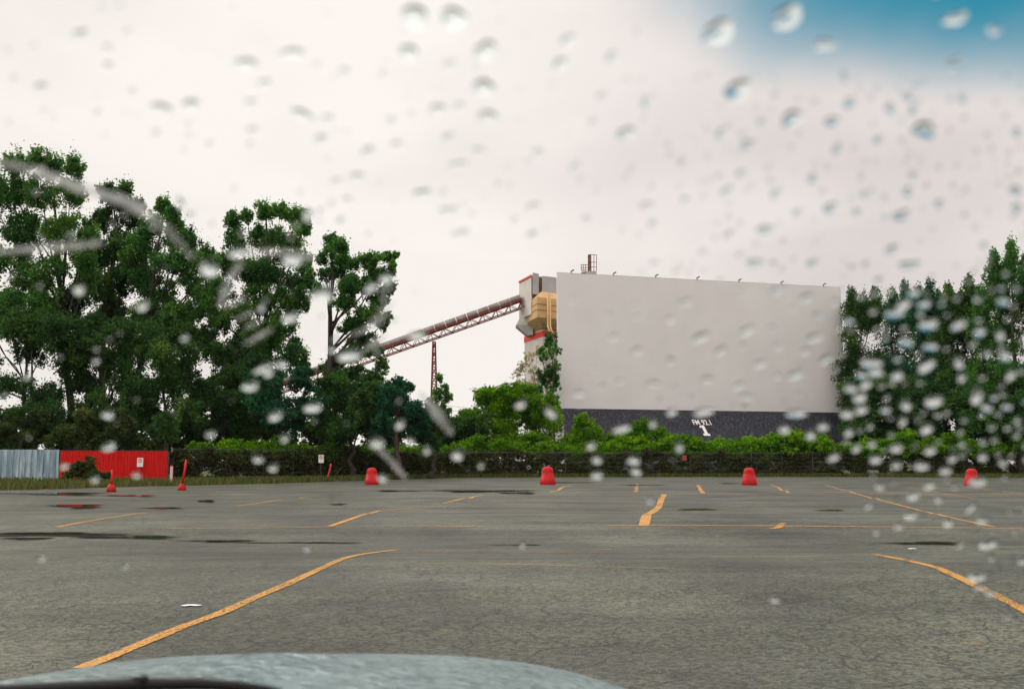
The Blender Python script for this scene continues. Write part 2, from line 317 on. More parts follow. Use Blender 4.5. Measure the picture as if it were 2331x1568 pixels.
# (pixel points on the photograph, width in m, wear 0 worn .. 1 fresh)
stripes = [
 ([(180,1522),(260,1492),(340,1458),(420,1425),(500,1397),(580,1361),(660,1327),(720,1299),(770,1276),(800,1266),(840,1259),(900,1252)], .10, .9),
 ([(1993,1262),(2060,1275),(2130,1291),(2200,1322),(2260,1352),(2320,1382),(2420,1436)], .11, .9),
 ([(750,1198),(780,1188),(830,1171),(865,1162)], .12, .85), ([(865,1161),(980,1155)], .12, .3),
 ([(1010,1145),(1050,1136),(1100,1126)], .15, .7),
 ([(1465,1197),(1470,1180),(1480,1168),(1500,1154),(1505,1140),(1512,1125)], .19, .9),
 ([(1255,1120),(1275,1112),(1297,1105)], .16, .8), ([(1447,1120),(1451,1101)], .16, .5), ([(1600,1123),(1588,1104)], .17, .9),
 ([(1795,1122),(1775,1112),(1755,1103)], .12, .8), ([(1880,1104),(1960,1127),(2080,1158),(2180,1182),(2262,1199)], .11, .8),
 ([(130,1200),(180,1190),(240,1180),(330,1167)], .14, .5), ([(540,1152),(600,1144),(640,1137)], .14, .55),([(660,1134),(720,1128)], .14, .3),
 ([(380,1203),(600,1202),(750,1199)], .09, .35), ([(750,1199),(960,1199),(1100,1198)], .08, .25), ([(1380,1196),(1600,1196),(1775,1197)], .10, .65), ([(1775,1197),(2000,1199),(2331,1203)], .10, .55),
 ([(1752,1203),(1772,1203),(1782,1190)], .12, .6),
 ([(900,1252),(1100,1252),(1400,1251)], .09, .28), ([(1360,1251),(1392,1251)], .12, .6), ([(1580,1267),(1800,1268),(1990,1262)], .08, .22),
 ([(960,1283),(1200,1285),(1400,1291),(1560,1296)], .07, .2),
 ([(1330,1124),(1560,1124),(1800,1124),(2331,1125)], .13, .5), ([(1000,1123),(1330,1124)], .12, .22), ([(860,1160),(1400,1160),(1900,1163)], .10, .12),
 ([(1930,1106),(2100,1108)], .12, .4), ([(2060,1108),(2150,1124),(2220,1134)], .13, .4),([(2160,1104),(2331,1124)], .13, .4),
 ([(2190,1466),(2245,1465)], .06, .1),
]
PV, PF, PT = [], [], []
for pts, w, tone in stripes:
    pp = [pts[0]]
    for (xa, ya), (xb_, yb_) in zip(pts, pts[1:]):
        k = max(1, int(math.hypot(xb_-xa, (yb_-ya)*3)/22)); pp += [(xa+(xb_-xa)*i/k, ya+(yb_-ya)*i/k) for i in range(1, k+1)]
    W3 = [onground(*p) for p in pp]; tone = .38+.6*tone
    # densify
    D = []
    for a, b in zip(W3, W3[1:]):
        k = max(2, int((b-a).length/0.35)+1)
        D += [a.lerp(b, i/k) for i in range(k)]
    D.append(W3[-1])
    xy = np.array([(p.x, p.y) for p in D]); 
    for _ in range(2):
        if len(xy) > 4: xy[1:-1] = (xy[:-2]+2*xy[1:-1]+xy[2:])/4
    tg = np.gradient(xy, axis=0); tg /= np.linalg.norm(tg, axis=1)[:, None]+1e-9
    nn = np.stack([-tg[:,1], tg[:,0]], 1)
    b0 = len(PV); cols = [-.5, -.17, .17, .5]
    for i in range(len(xy)):
        for c in cols:
            q = xy[i]+nn[i]*w*c*(1+0.05*math.sin(i*1.7+c*3)+.08*math.sin(i*.33)); PV.append((q[0], q[1], float(hg(q[0], q[1]))+0.006))
    for i in range(len(xy)-1):
        for j in range(3):
            a = b0+i*4+j; PF.append((a, a+1, a+5, a+4)); PT.append(tone)
me = quads_mesh('parking_markings', np.array(PV), np.array(PF), np.array(PT))
tag(place('parking_markings', me, M['yellow']), kind='structure')

# ------------------------------------------------------------------ puddles
pm = bpy.data.materials.new('puddle_water'); pm.use_nodes = True; t = pm.node_tree; p = t.nodes['Principled BSDF']
p.inputs['Base Color'].default_value = (0.020,0.019,0.015,1); p.inputs['Roughness'].default_value = 0.04; p.inputs['IOR'].default_value = 1.33
g = N(t, 'ShaderNodeTexCoord'); n = N(t, 'ShaderNodeTexNoise'); n.inputs['Scale'].default_value = 2.2; n.inputs['Detail'].default_value = 7; n.inputs['Roughness'].default_value = .7; L(t, g.outputs['Object'], n.inputs['Vector'])
a_ = N(t, 'ShaderNodeAttribute', attribute_name='wet'); sm = math_node(t, 'ADD', math_node(t, 'MULTIPLY', a_.outputs['Fac'], 1.0), math_node(t, 'SUBTRACT', n.outputs[0], 0.5))
mr_ = N(t, 'ShaderNodeMapRange', interpolation_type='SMOOTHSTEP'); L(t, sm, mr_.inputs[0]); mr_.inputs[1].default_value = .12; mr_.inputs[2].default_value = .62; mr_.inputs[4].default_value = .8
tr = N(t, 'ShaderNodeBsdfTransparent'); ms = N(t, 'ShaderNodeMixShader'); L(t, mr_.outputs[0], ms.inputs[0]); L(t, tr.outputs[0], ms.inputs[1]); L(t, p.outputs[0], ms.inputs[2]); L(t, ms.outputs[0], t.nodes['Material Output'].inputs['Surface'])
M['puddle'] = pm
puddles = [(120,1214,170,3.2),(300,1221,130,2.6),(500,1230,80,2.0),(690,1234,150,1.1),(180,1149,58,3.6),(370,1155,50,1.1),(470,1139,20,1.6),(130,1122,110,2.2),(1090,1117,125,2.6),
 (900,1117,50,1.6),(1180,1121,45,1.2),(1590,1158,48,1.3),(1890,1160,34,1.2),(2110,1235,85,2.8),(770,1146,20,.8),(1660,1100,22,.9),(1290,1098,60,.9),(1460,1104,50,.8),(60,1224,60,2),(1180,1239,70,.8),(300,1127,60,1.4)]
for x, y, hw, hh in puddles:
    c = onground(x, y); pts = []
    d = ray(x, y); zc = c.z+0.012
    for k in range(40):
        a = 2*math.pi*k/40; s = 1+.22*math.sin(3*a+x)+.16*math.sin(5*a+y)+.10*math.sin(9*a+x)+.06*math.sin(14*a+y)
        for f in (1.25, .8, .45):
            q = ray(x+hw*math.cos(a)*s*f, y+hh*math.sin(a)*s*f); tt = (zc-CAMH)/q.z
            pts.append((q.x*tt, q.y*tt, zc))
    q = ray(x, y); tt = (zc-CAMH)/q.z; pts.append((q.x*tt, q.y*tt, zc))
    m_ = MB(); m_.add(pts, [(3*i+j, 3*((i+1)%40)+j, 3*((i+1)%40)+j+1, 3*i+j+1) for i in range(40) for j in (0,1)]+[(3*i+2, 3*((i+1)%40)+2, 120) for i in range(40)])
    o = tag(m_.build('puddle', M['puddle']), kind='structure'); at_ = o.data.attributes.new('wet', 'FLOAT', 'POINT'); at_.data.foreach_set('value', [0.0, .55, .9]*40+[1.0])

# ------------------------------------------------------------------ foliage tools
DENS = 1.9
def leaf_cloud(clumps, n, size, tuft=(9, .42), stretch=1.0, gap=0.35, flat=0.0):
    C = np.array([c[:3] for c in clumps]); R = np.array([c[3:6] for c in clumps])
    k, tr = tuft; T, TR, TT = [], [], []
    for c, r in zip(C, R):
        kk = max(6, int(k*2.6*rng.uniform(.8, 1.2))); d = rng.normal(size=(kk, 3)); d /= np.linalg.norm(d, axis=1)[:, None]
        rad = rng.uniform(gap*.6, 1.0, kk)[:, None]**.8; T.append(c+d*r*rad)
        TR.append(np.tile(r*tr*.62, (kk, 1))*rng.uniform(.5, 1.3, kk)[:, None]); TT.append(np.full(kk, rng.uniform(.28, .72))+rng.uniform(-.25, .25, kk))
        # loose leaves filling the clump
        T.append(c[None]); TR.append((r*.62)[None]); TT.append(np.array([.45]))
    T, TR, TT = map(np.concatenate, (T, TR, TT)); TR[:, 2] *= stretch
    w = TR[:, 0]*TR[:, 2]*np.where(TR[:, 0] > R[:, 0].mean()*.55, .22, 1.0); w /= w.sum(); i = rng.choice(len(T), n, p=w)
    d = rng.normal(size=(n, 3)); P = T[i]+d*TR[i]*.56
    d /= np.linalg.norm(d, axis=1)[:, None]
    nr = d*0.5+rng.normal(size=(n, 3))*0.9+np.array([0, 0, .4+flat]); nr /= np.linalg.norm(nr, axis=1)[:, None]
    a = np.cross(nr, rng.normal(size=(n, 3))); a /= np.linalg.norm(a, axis=1)[:, None]+1e-9; b = np.cross(nr, a)
    s = (size*rng.uniform(.55, 1.3, n))[:, None]
    V = np.stack([P-a*s*.5, P-b*s*.36+nr*s*.08, P+a*s*.55, P+b*s*.36+nr*s*.08], 1).reshape(-1, 3)
    return V, np.arange(4*n).reshape(n, 4), np.clip(TT[i]+rng.normal(0, .13, n), 0, 1)
def crown(name, clumps, n, size, m, parent=None, **kw):
    V, F, T = leaf_cloud(clumps, int(n*DENS), size*.86, **kw)
    zmin = 0.02; V[:, 2] = np.maximum(V[:, 2], zmin+rng.uniform(0, .03, len(V)))
    return place(name, quads_mesh(name, V, F, T), m, parent)
def pxclumps(lst, Y, dep=0.9, jy=2.0):
    out = []
    for x, y, rx, ry in lst:
        YY = Y+random.uniform(-jy, jy); p = at(x, y, YY); s = YY/FPX
        out.append((p.x, p.y, p.z, rx*s*1.08, max(rx, ry)*s*dep, ry*s*1.08))
    return out
def region(x0, x1, y0, y1, n, r0, r1):
    return [(random.uniform(x0, x1), random.uniform(y0, y1), random.uniform(r0, r1), random.uniform(r0, r1)*.9) for _ in range(n)]
def limb_tree(mb, base, top, r0, targets, wob=.25):
    base, top = Vector(base), Vector(top); pts, rads = [], []; K = 9
    for i in range(K+1):
        f = i/K; p = base.lerp(top, f)
        if 0 < i: p += Vector((random.uniform(-wob, wob), random.uniform(-wob, wob), 0))
        pts.append(p); rads.append(r0*(1.15-f)*(1.25 if i == 0 else 1))
    mb.tube(pts, rads, 8)
    for t in targets:
        t = Vector(t); 
        f = min(.92, max(.18, (t.z-base.z)/(top.z-base.z+.01)*random.uniform(.55, .8))); j = int(f*K); s = pts[j].lerp(pts[min(j+1, K)], f*K-j)
        mid = s.lerp(t, .5)+Vector((0, 0, -abs(t.z-s.z)*.12+.3)); rr = rads[j]*.5
        mb.tube([s, s.lerp(mid, .6)+Vector((random.uniform(-.2,.2),random.uniform(-.2,.2),0)), mid, mid.lerp(t, .55), t], [rr, rr*.8, rr*.6, rr*.4, rr*.14], 6)
        for _ in range(2):
            q = mid.lerp(t, random.uniform(.1, .6)); e = q+Vector((random.uniform(-1, 1), random.uniform(-1, 1), random.uniform(.3, 1.5)))*1.3
            mb.tube([q, q.lerp(e, .5), e], [rr*.35, rr*.22, rr*.07], 5)
def tree(name, cl, Y, trunk_px, n, size, m, label, cat='tree', group=None, r0=.35, lim=10, **kw):
    (bx, by), (tx, ty) = trunk_px
    b = at(bx, by, Y); b.z = 0; tp = at(tx, ty, Y)
    root = empty(name, b, label, cat, group)
    C = pxclumps(cl, Y)
    mb = MB(); tg = random.sample(C, min(lim, len(C)))
    limb_tree(mb, b, tp, r0, [c[:3] for c in tg]); mb.build('trunk', M['bark'], root, smooth=True)
    crown('crown', C, n, size, m, root, **kw)
    return root

# ------------------------------------------------------------------ left trees
K = dict(stretch=1.35, tuft=(13, .34))
tree('poplar_tree', [(35,372,32,32),(85,362,28,26),(120,378,34,30),(168,380,24,32),(30,440,42,40),(90,440,45,40),(160,438,36,36),(60,520,60,45),(150,520,48,42),(30,600,48,45),(105,610,48,40),(190,590,30,32),(205,540,26,30),(195,640,34,34),(95,680,50,40),(20,690,50,40),(-40,420,50,60),(-60,520,60,60)], 82, ((175,1050),(120,400)), 34000, .25, M['poplar'],
     'tallest poplar, crown the highest at the far left above the grey fence', 'tree', 'tall trees behind the left fence', lim=14, **K)
tree('poplar_tree', [(245,430,22,18),(285,428,22,20),(262,455,36,26),(300,500,34,32),(235,500,34,34),(215,575,45,42),(275,560,48,40),(225,650,45,38),(160,690,40,35),(285,640,40,36),(255,700,46,38),(200,520,20,30),(310,470,20,24)], 88, ((215,1050),(262,450)), 21000, .25, M['dark'],
     'second poplar from the left with a small rounded top below the tallest one', 'tree', 'tall trees behind the left fence', **K)
tree('poplar_tree', [(368,468,20,20),(392,490,22,24),(350,510,34,30),(405,530,34,34),(330,560,44,38),(395,590,52,36),(330,640,48,34),(445,600,26,26),(470,575,16,18),(488,600,16,22),(450,650,38,32),(375,675,44,30),(300,600,30,36),(430,550,26,30),(455,700,44,36),(340,720,44,36),(490,660,22,30),(400,720,40,32)], 84, ((285,1050),(365,500)), 27000, .25, M['poplar'],
     'broad poplar with a forked trunk, its right shoulder sloping down to the sky gap', 'tree', 'tall trees behind the left fence', lim=13, **K)
tree('poplar_tree', [(528,500,20,22),(562,492,18,18),(605,482,28,22),(640,480,24,18),(672,495,26,26),(697,508,12,26),(535,550,34,32),(595,540,44,36),(660,555,48,38),(560,610,58,36),(640,620,62,40),(585,680,52,40),(655,690,42,40),(545,720,38,34),(512,600,16,28),(505,660,24,34),(500,730,30,36),(560,790,46,38),(520,820,36,32),(630,750,44,40),(705,640,14,28),(698,690,12,18),(690,600,18,28),(670,810,36,40),(610,800,40,36),(694,840,14,20)], 90, ((605,1050),(610,500)), 40000, .25, M['poplar'],
     'tall rounded poplar in the middle of the left trees, sky on both sides of it', 'tree', 'tall trees behind the left fence', lim=15, r0=.4, **K)
tree('poplar_tree', [(756,548,20,18),(775,560,20,20),(742,585,24,22),(785,600,34,30),(840,592,34,22),(882,585,18,12),(893,612,10,18),(860,625,32,26),(750,625,26,18),(810,650,40,28),(860,680,24,24),(900,580,10,8),(885,655,16,18),(725,660,12,16),(780,690,26,22),(835,715,40,26),(885,720,10,10),(770,870,34,28),(870,830,16,14),(810,850,30,20),(872,735,14,18),(800,740,30,22),(830,775,34,18),(795,805,30,20),(850,800,24,14),(755,830,26,24)], 84, ((733,1050),(760,580)), 27000, .24, M['poplar'],
     'rightmost tall poplar, wind-blown to the right, with its dark trunk bare against the sky', 'tree', 'tall trees behind the left fence', lim=14, r0=.42, **K)
# fuller, lower trees in front and between
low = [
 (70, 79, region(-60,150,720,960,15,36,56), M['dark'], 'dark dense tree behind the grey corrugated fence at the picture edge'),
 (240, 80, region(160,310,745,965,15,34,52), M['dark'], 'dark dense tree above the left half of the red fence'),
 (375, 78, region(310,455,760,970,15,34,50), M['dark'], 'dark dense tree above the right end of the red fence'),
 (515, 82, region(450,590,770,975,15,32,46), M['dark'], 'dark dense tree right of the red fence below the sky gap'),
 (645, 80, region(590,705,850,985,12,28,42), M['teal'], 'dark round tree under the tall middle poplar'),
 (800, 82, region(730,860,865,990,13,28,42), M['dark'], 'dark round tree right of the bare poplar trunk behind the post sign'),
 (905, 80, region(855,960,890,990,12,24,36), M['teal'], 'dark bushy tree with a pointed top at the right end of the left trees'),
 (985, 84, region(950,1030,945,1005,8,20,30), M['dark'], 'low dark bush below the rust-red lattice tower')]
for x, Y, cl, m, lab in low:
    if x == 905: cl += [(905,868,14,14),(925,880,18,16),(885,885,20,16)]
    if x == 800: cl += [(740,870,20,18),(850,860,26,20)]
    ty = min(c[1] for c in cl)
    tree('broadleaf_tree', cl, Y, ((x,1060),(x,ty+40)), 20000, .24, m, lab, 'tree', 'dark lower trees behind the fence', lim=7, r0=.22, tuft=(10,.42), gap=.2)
mid = [(60,86,region(-50,160,640,740,8,32,50),'leafy young tree filling the gap under the tallest poplar'),
       (430,90,region(345,520,690,780,7,26,44),'thin leafy tree with sky showing through beside the forked trunk'),
       (540,88,region(500,580,740,860,6,22,36),'slender leafy tree left of the middle poplar, sky glimpsed through it'),
       (250,92,region(170,330,700,780,6,26,40),'open leafy tree between the two left trunks')]
for x, Y, cl, lab in mid:
    tree('broadleaf_tree', cl, Y, ((x,1060),(x,min(c[1] for c in cl)+10)), 9000, .24, M['dark'], lab, 'tree', 'see-through trees among the poplars', lim=6, r0=.2, tuft=(9,.34), stretch=1.2)
# shrubs leaning over the left fences
for x, y, w, h, m, lab in [(40,960,70,40,'olive','olive shrub rising behind the grey corrugated fence'),(150,985,50,26,'olive','low olive shrub behind the join of grey and red fences'),
    (285,1000,55,20,'olive','yellow-green shrub arching over the red fence left of its sign'),(250,955,60,30,'olive','tangled olive shrub above the middle of the red fence'),(365,960,40,36,'dark','dark shrub above the right end of the red fence')]:
    r = empty('shrub', at(x, 1090, 72), lab, 'shrub', 'shrubs over the left fences'); r.location.z = 0
    mb = MB()
    for _ in range(5):
        e = at(x+random.uniform(-w, w)*.6, y-h*.3, 72); mb.tube([r.location, Vector(r.location).lerp(e, .5)+Vector((0,0,.3)), e], [.05,.03,.01], 5)
    mb.build('stems', M['bark'], r)
    crown('foliage', pxclumps(region(x-w, x+w, y-h*.4, y+h, 9, 14, 24), 72, jy=.8), 7000, .17, M[m], r, tuft=(9,.4))

# ------------------------------------------------------------------ undergrowth masses
def band(x0, x1, y0, y1, Y, n, r): return pxclumps([(random.uniform(x0, x1), random.uniform(y0, y1), random.uniform(*r), random.uniform(*r)*.8) for _ in range(n)], Y, jy=1.5)
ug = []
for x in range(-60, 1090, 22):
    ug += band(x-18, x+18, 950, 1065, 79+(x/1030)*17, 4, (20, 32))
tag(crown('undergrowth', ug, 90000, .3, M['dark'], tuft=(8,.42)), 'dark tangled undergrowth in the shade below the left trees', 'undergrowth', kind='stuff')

# ------------------------------------------------------------------ centre bush, saplings
tree('round_bush', [(1075,950,28,26),(1060,975,26,26),(1100,905,22,18),(1120,920,38,34),(1160,890,32,18),(1165,925,44,38),(1205,915,40,34),(1240,935,30,34),(1140,965,50,34),(1215,965,44,34),(1110,890,16,12),(1185,885,26,14),(1262,960,20,30),(1090,1000,40,24),(1180,1000,60,22)], 99, ((1160,1060),(1160,930)), 34000, .24, M['bright'],
     'big bright green rounded bush left of the movie screen', 'bush', lim=8, r0=.2, tuft=(12,.36), gap=.45)
tree('young_tree', [(1255,770,14,16),(1262,800,16,20),(1240,815,12,16),(1250,845,18,22),(1265,870,14,20),(1228,850,8,12),(1258,900,14,16),(1232,800,9,11),(1248,785,12,14),(1266,830,12,18),(1240,870,16,18),(1225,885,12,16),(1262,930,14,20)], 106, ((1262,1050),(1258,780)), 5200, .22, M['poplar'],
     'slim green young tree at the left edge of the screen in front of the plant', 'tree', lim=7, r0=.14, tuft=(10,.36))
tree('dry_tree', [(1205,815,14,16),(1190,835,18,16),(1178,852,14,12),(1218,850,14,20),(1208,880,20,16),(1187,870,14,12),(1225,800,8,14),(1120,888,14,8),(1085,890,14,8)], 108, ((1228,1050),(1212,830)), 1500, .18, M['dry'],
     'sparse half-dry tree with yellowing leaves in front of the plant column', 'tree', lim=9, r0=.10, tuft=(7,.36))
tree('young_tree', [(1002,862,8,12),(1010,885,14,16),(995,900,12,14),(1018,905,12,14),(985,920,16,16),(1010,930,16,18),(990,945,22,16)], 112, ((1000,1055),(1003,875)), 5000, .22, M['poplar'],
     'small tree growing beside the foot of the lattice tower', 'tree', lim=6, r0=.12, tuft=(9,.36))

# ------------------------------------------------------------------ right trees
def spire(tx, ty, yb, w0=7, w1=26, jit=8):
    out = []; y = ty+8
    while y < yb:
        f = (y-ty)/(yb-ty); w = w0+(w1-w0)*f; out.append((tx+random.uniform(-jit, jit)*f, y, w, w*.9+6)); y += w*.85
    return out
rt = [([(1940,660),(1966,672),(1992,658)], 1965, 118, 'leftmost right-hand tree, touching the right edge of the screen', 'dark'),
      ([(2030,668),(2060,645)], 2045, 114, 'right-hand tree with two pale narrow tips, second from the screen', 'teal'),
      ([(2090,655),(2115,645),(2135,668)], 2112, 110, 'right-hand tree in the middle of the group, half veiled by rain', 'teal'),
      ([(2160,652),(2185,668),(2206,632)], 2185, 106, 'right-hand tree with one tip above its neighbours, left of the tallest', 'dark'),
      ([(2232,655),(2262,572),(2283,600)], 2255, 100, 'tall spiky right-hand tree second from the picture edge', 'poplar'),
      ([(2303,548),(2332,585),(2380,560)], 2322, 98, 'tallest spiky tree at the right edge of the picture', 'poplar')]
for tips, bx, Y, lab, m in rt:
    cl = []
    for tx, ty in tips: cl += spire(tx, ty-3, ty+(120 if ty < 620 else 75), random.uniform(6,9), 30)
    x0 = min(t[0] for t in tips)-14; x1 = max(t[0] for t in tips)+16; yt = max(t[1] for t in tips)
    cl += region(x0, x1, yt+(90 if yt < 620 else 45), 900, 17, 22, 40)+region(x0-6, x1+6, 830, 1010, 13, 28, 40)
    if bx == 1965: cl += [(1934,y_,20,24) for y_ in range(700,960,32)]
    tree('spiky_tree', cl, Y, ((bx,1060),(tips[0][0],tips[0][1]+30)), 27000, .25, M[m], lab, 'tree', 'trees on the right behind the fence', lim=9, r0=.3, tuft=(11,.36), stretch=1.5, gap=.3)
ur = []
for x in range(1930, 2480, 26): ur += band(x-18, x+18, 870, 1035, 103, 5, (24, 36))
tag(crown('undergrowth', ur, 60000, .3, M['dark'], tuft=(8,.42)), 'dark undergrowth below the right-hand trees', 'undergrowth', kind='stuff')

# ------------------------------------------------------------------ chain-link fence with vines
fpx = [(392,1024,71.5),(450,1026,73),(700,1028,80),(1000,1029.5,90),(1200,1030,94),(1500,1030.5,96),(1900,1030.5,98),(2331,1031,99),(2600,1031,100)]
def fpoint(x):
    for a, b in zip(fpx, fpx[1:]):
        if x <= b[0]: f = (x-a[0])/(b[0]-a[0]); break
    else: f = 1
    Y = a[2]+(b[2]-a[2])*f; p = at(x, 1030, Y); return Vector((p.x, p.y, 0))
FH = 2.32
fr = empty('chain_link_fence', fpoint(1200), 'long chain-link fence overgrown with brown and green vines at the far edge of the lot', 'fence')
px = 395
while px < 2480:
    p = fpoint(px); MB().tube([p, p+Vector((0,0,FH+.06))], [.024,.024], 6).build('post', M['rail'], fr); 
    s = p.y/FPX; px += 3.0/s
mb = MB(); prev = None
for x in range(395, 2500, 40):
    q = fpoint(x)+Vector((0,0,FH)); 
    if prev: mb.bar(prev, q, .035)
    prev = q
mb.build('top_rail', M['rail'], fr)
mb = MB(); prev = None
wires = []
for x in np.arange(395, 2480, 4.0):
    q = fpoint(x); 
    if prev is not None:
        dx = q-prev; n_ = Vector((dx.y, -dx.x, 0)).normalized()*.004
        for h in np.arange(.05, FH, .42):
            mb.add([prev+Vector((0,0,h))-n_, q+Vector((0,0,h+.14))-n_, q+Vector((0,0,h+.152))-n_, prev+Vector((0,0,h+.012))-n_], [(0,1,2,3)])
            mb.add([prev+Vector((0,0,h+.14))+n_, q+Vector((0,0,h))+n_, q+Vector((0,0,h+.012))+n_, prev+Vector((0,0,h+.152))+n_], [(0,1,2,3)])
    prev = q
mb.build('wire_mesh', M['rail'], fr)
def fence_leaves(name, n, size, m, zf, yo, lab, x0=395, x1=2480, cat='vines', clump=1.0):
    # vine curtain: tufts spread along the fence
    cl = []
    x = x0
    while x < x1:
        p = fpoint(x); z0, z1 = zf(x); r = random.uniform(.45, .85)*clump
        for _ in range(4 if name == 'vines' else random.choice((1,3,4,6))): cl.append((p.x+random.uniform(-.6,.6), p.y+yo+random.uniform(-.15,.35), random.uniform(z0, z1), r, r*.45, r*.7))
        x += 11
    return tag(crown(name, cl, n, size, m, tuft=(8,.45)), lab, cat, kind='stuff')
fence_leaves('vines', 100000, .19, M['vine'], lambda x: (.0, 2.2), .12, 'brown and dull green vines matting the chain-link fence')
def topz(x):
    b = 2.2+.35*math.sin(x*.013)+.3*math.sin(x*.041+1)+.22*math.sin(x*.11+2)+.15*math.sin(x*.27)
    if x < 700: return (1.9, b+.15)
    if x < 1050: return (2.0, b+.35)
    return (1.9, b+.75)
fence_leaves('ivy', 60000, .22, M['bright'], topz, 1.1, 'bright green ivy spilling over the top of the chain-link fence', 440, 2480, 'ivy', 1.15)
cl = []
for x in range(1050, 2480, 14):
    Y = 98.6; h = 1003+11*math.sin(x*.02)+8*math.sin(x*.051)+6*math.sin(x*.13)
    if x < 1300: h -= 8
    if 1660 < x < 1900: h -= 3
    cl += pxclumps([(x+random.uniform(-8,8), random.uniform(h, 1030), random.uniform(15,24), random.uniform(10,16)) for _ in (0,1)], Y, jy=.9)
for x, y, r in [(1312,975,14),(1318,955,12),(1330,948,10),(1345,968,14),(1335,990,20),(1360,985,16),(1300,1000,18),(1450,968,14),(1470,962,12),(1488,968,12),(1465,985,22),(1500,985,16),(1430,990,16),(1520,998,14),(1560,1000,12),(1405,1000,16),(1385,995,12),(1640,1004,12),(1700,1003,14),(1760,1000,16),(1820,998,18),(1870,998,16)]:
    cl += pxclumps([(x, y, r, r), (x+4, y+r, r*.9, r)], 99.3, jy=.5)
tag(crown('climbing_ivy', cl, 62000, .25, M['bright'], tuft=(9,.42)), 'bright green ivy mass climbing the foot of the movie screen', 'ivy', kind='stuff')

# grass along the verge
def grass(name, n, fn, hmin, hmax, m, lab):
    P = np.array([fn() for _ in range(n)]); h = rng.uniform(hmin, hmax, n); w = rng.uniform(.02, .05, n); a = rng.uniform(0, math.pi, n)
    dx, dy = np.cos(a)*w, np.sin(a)*w; lean = rng.normal(0, .25, (n, 2))*h[:, None]
    V = np.stack([np.stack([P[:,0]-dx, P[:,1]-dy, np.full(n, -.03)], 1), np.stack([P[:,0]+dx, P[:,1]+dy, np.full(n, -.03)], 1),
                  np.stack([P[:,0]+lean[:,0]+dx*.4, P[:,1]+lean[:,1], h], 1), np.stack([P[:,0]+lean[:,0]-dx*.4, P[:,1]+lean[:,1], h*.96], 1)], 1).reshape(-1, 3)
    return tag(place(name, quads_mesh(name, V, np.arange(4*n).reshape(n, 4), rng.uniform(0, 1, n)), m), lab, 'grass', kind='stuff')
def gpt():
    while True:
        px = random.uniform(-60, 2420); e = None
        d = ray(px, 1090); x_over = d.x/d.y
        # from the lot edge back to the fence
        ylot = None
        Yf = fpoint(px).y if px > 395 else 68.5
        Yl = 44
        for Yt in np.arange(40, Yf, 2.0):
            if Yt < far_y(x_over*Yt): Yl = Yt+2
        if Yf-Yl < .5: Yl = Yf-1.5
        Y = Yl+(Yf+.6-Yl)*random.random()
        if random.random() < .75+.25*math.sin(px*.05+Y): return (x_over*Y, Y)
grass('verge_grass', 30000, gpt, .08, .42, M['grass'], 'rough grass and weeds along the edge of the asphalt')

# ------------------------------------------------------------------ corrugated fences at the left
def corrugated(x0, x1, Y0, Y1, ytop, ybot, per, amp):
    a = at(x0, ybot, Y0); b = at(x1, ybot, Y1); zt = at(x0, ytop, Y0).z; zb = 0.05
    Lh = math.hypot(b.x-a.x, b.y-a.y); ux, uy = (b.x-a.x)/Lh, (b.y-a.y)/Lh; nx_, ny_ = uy, -ux
    prof = [(0,0),(.28,0),(.38,1),(.78,1),(.9,0)]; P = []; k = 0
    while k*per < Lh:
        for f, o in prof:
            s = (k+f)*per
            if s <= Lh: P.append((a.x+ux*s+nx_*o*amp, a.y+uy*s+ny_*o*amp))
        k += 1
    m_ = MB(); n = len(P); bk = [(x-nx_*.006, y-ny_*.006) for x, y in P]
    m_.add([(x,y,zb) for x,y in P]+[(x,y,zt) for x,y in P]+[(x,y,zb) for x,y in bk]+[(x,y,zt) for x,y in bk],
           [(i,i+1,n+i+1,n+i) for i in range(n-1)]+[(2*n+i+1,2*n+i,3*n+i,3*n+i+1) for i in range(n-1)]+[(n+i,n+i+1,3*n+i+1,3*n+i) for i in range(n-1)])
    return m_, a, b, (ux,uy), (nx_,ny_), zt
def stained(name, c1, c2, sc_, sz, rough, metal):
    m = mat(name, c1, rough, metal); t = m.node_tree; p = t.nodes['Principled BSDF']
    g = N(t, 'ShaderNodeTexCoord'); mpn = N(t, 'ShaderNodeMapping'); mpn.inputs['Scale'].default_value = sz; L(t, g.outputs['Object'], mpn.inputs[0])
    n = N(t, 'ShaderNodeTexNoise'); n.inputs['Scale'].default_value = sc_; n.inputs['Detail'].default_value = 6; n.inputs['Roughness'].default_value = .7; L(t, mpn.outputs[0], n.inputs['Vector'])
    r = N(t, 'ShaderNodeValToRGB'); r.color_ramp.elements[0].position = .40; r.color_ramp.elements[1].position = .62; r.color_ramp.elements[0].color = (*c1,1); r.color_ramp.elements[1].color = (*c2,1)
    L(t, n.outputs[0], r.inputs[0]); L(t, r.outputs[0], p.inputs['Base Color']); return m
M['galv'] = stained('galvanised_sheet', (0.16,0.24,0.30), (0.48,0.55,0.58), 1.5, (2,2,.25), .45, .35)
M['redsheet'] = stained('red_sheet', (0.50,0.003,0.003), (0.62,0.012,0.008), 2.0, (3,3,.4), .5, 0)
gr = empty('corrugated_fence', at(65,1097,69), 'unpainted grey corrugated metal fence at the left edge', 'fence')
gr.location.z = 0
m_, a, b, u, nn_, zt = corrugated(-260, 134, 69, 69, 1023, 1097, .42, .09); m_.build('panel', M['galv'], gr)
for f in (0, .5, 1): 
    q = a.lerp(b, f); MB().box((q.x-.05, q.y+.03, 0), (q.x+.05, q.y+.13, zt-.03)).build('post', M['rail'], gr)
rr_ = empty('corrugated_fence', at(255,1095,69.2), 'bright red painted corrugated metal fence with peeling top edge', 'fence'); rr_.location.z = 0
m_, a, b, u, nn_, zt = corrugated(135, 380, 69, 70.5, 1026, 1096, .20, .045); m_.build('panel', M['redsheet'], rr_)
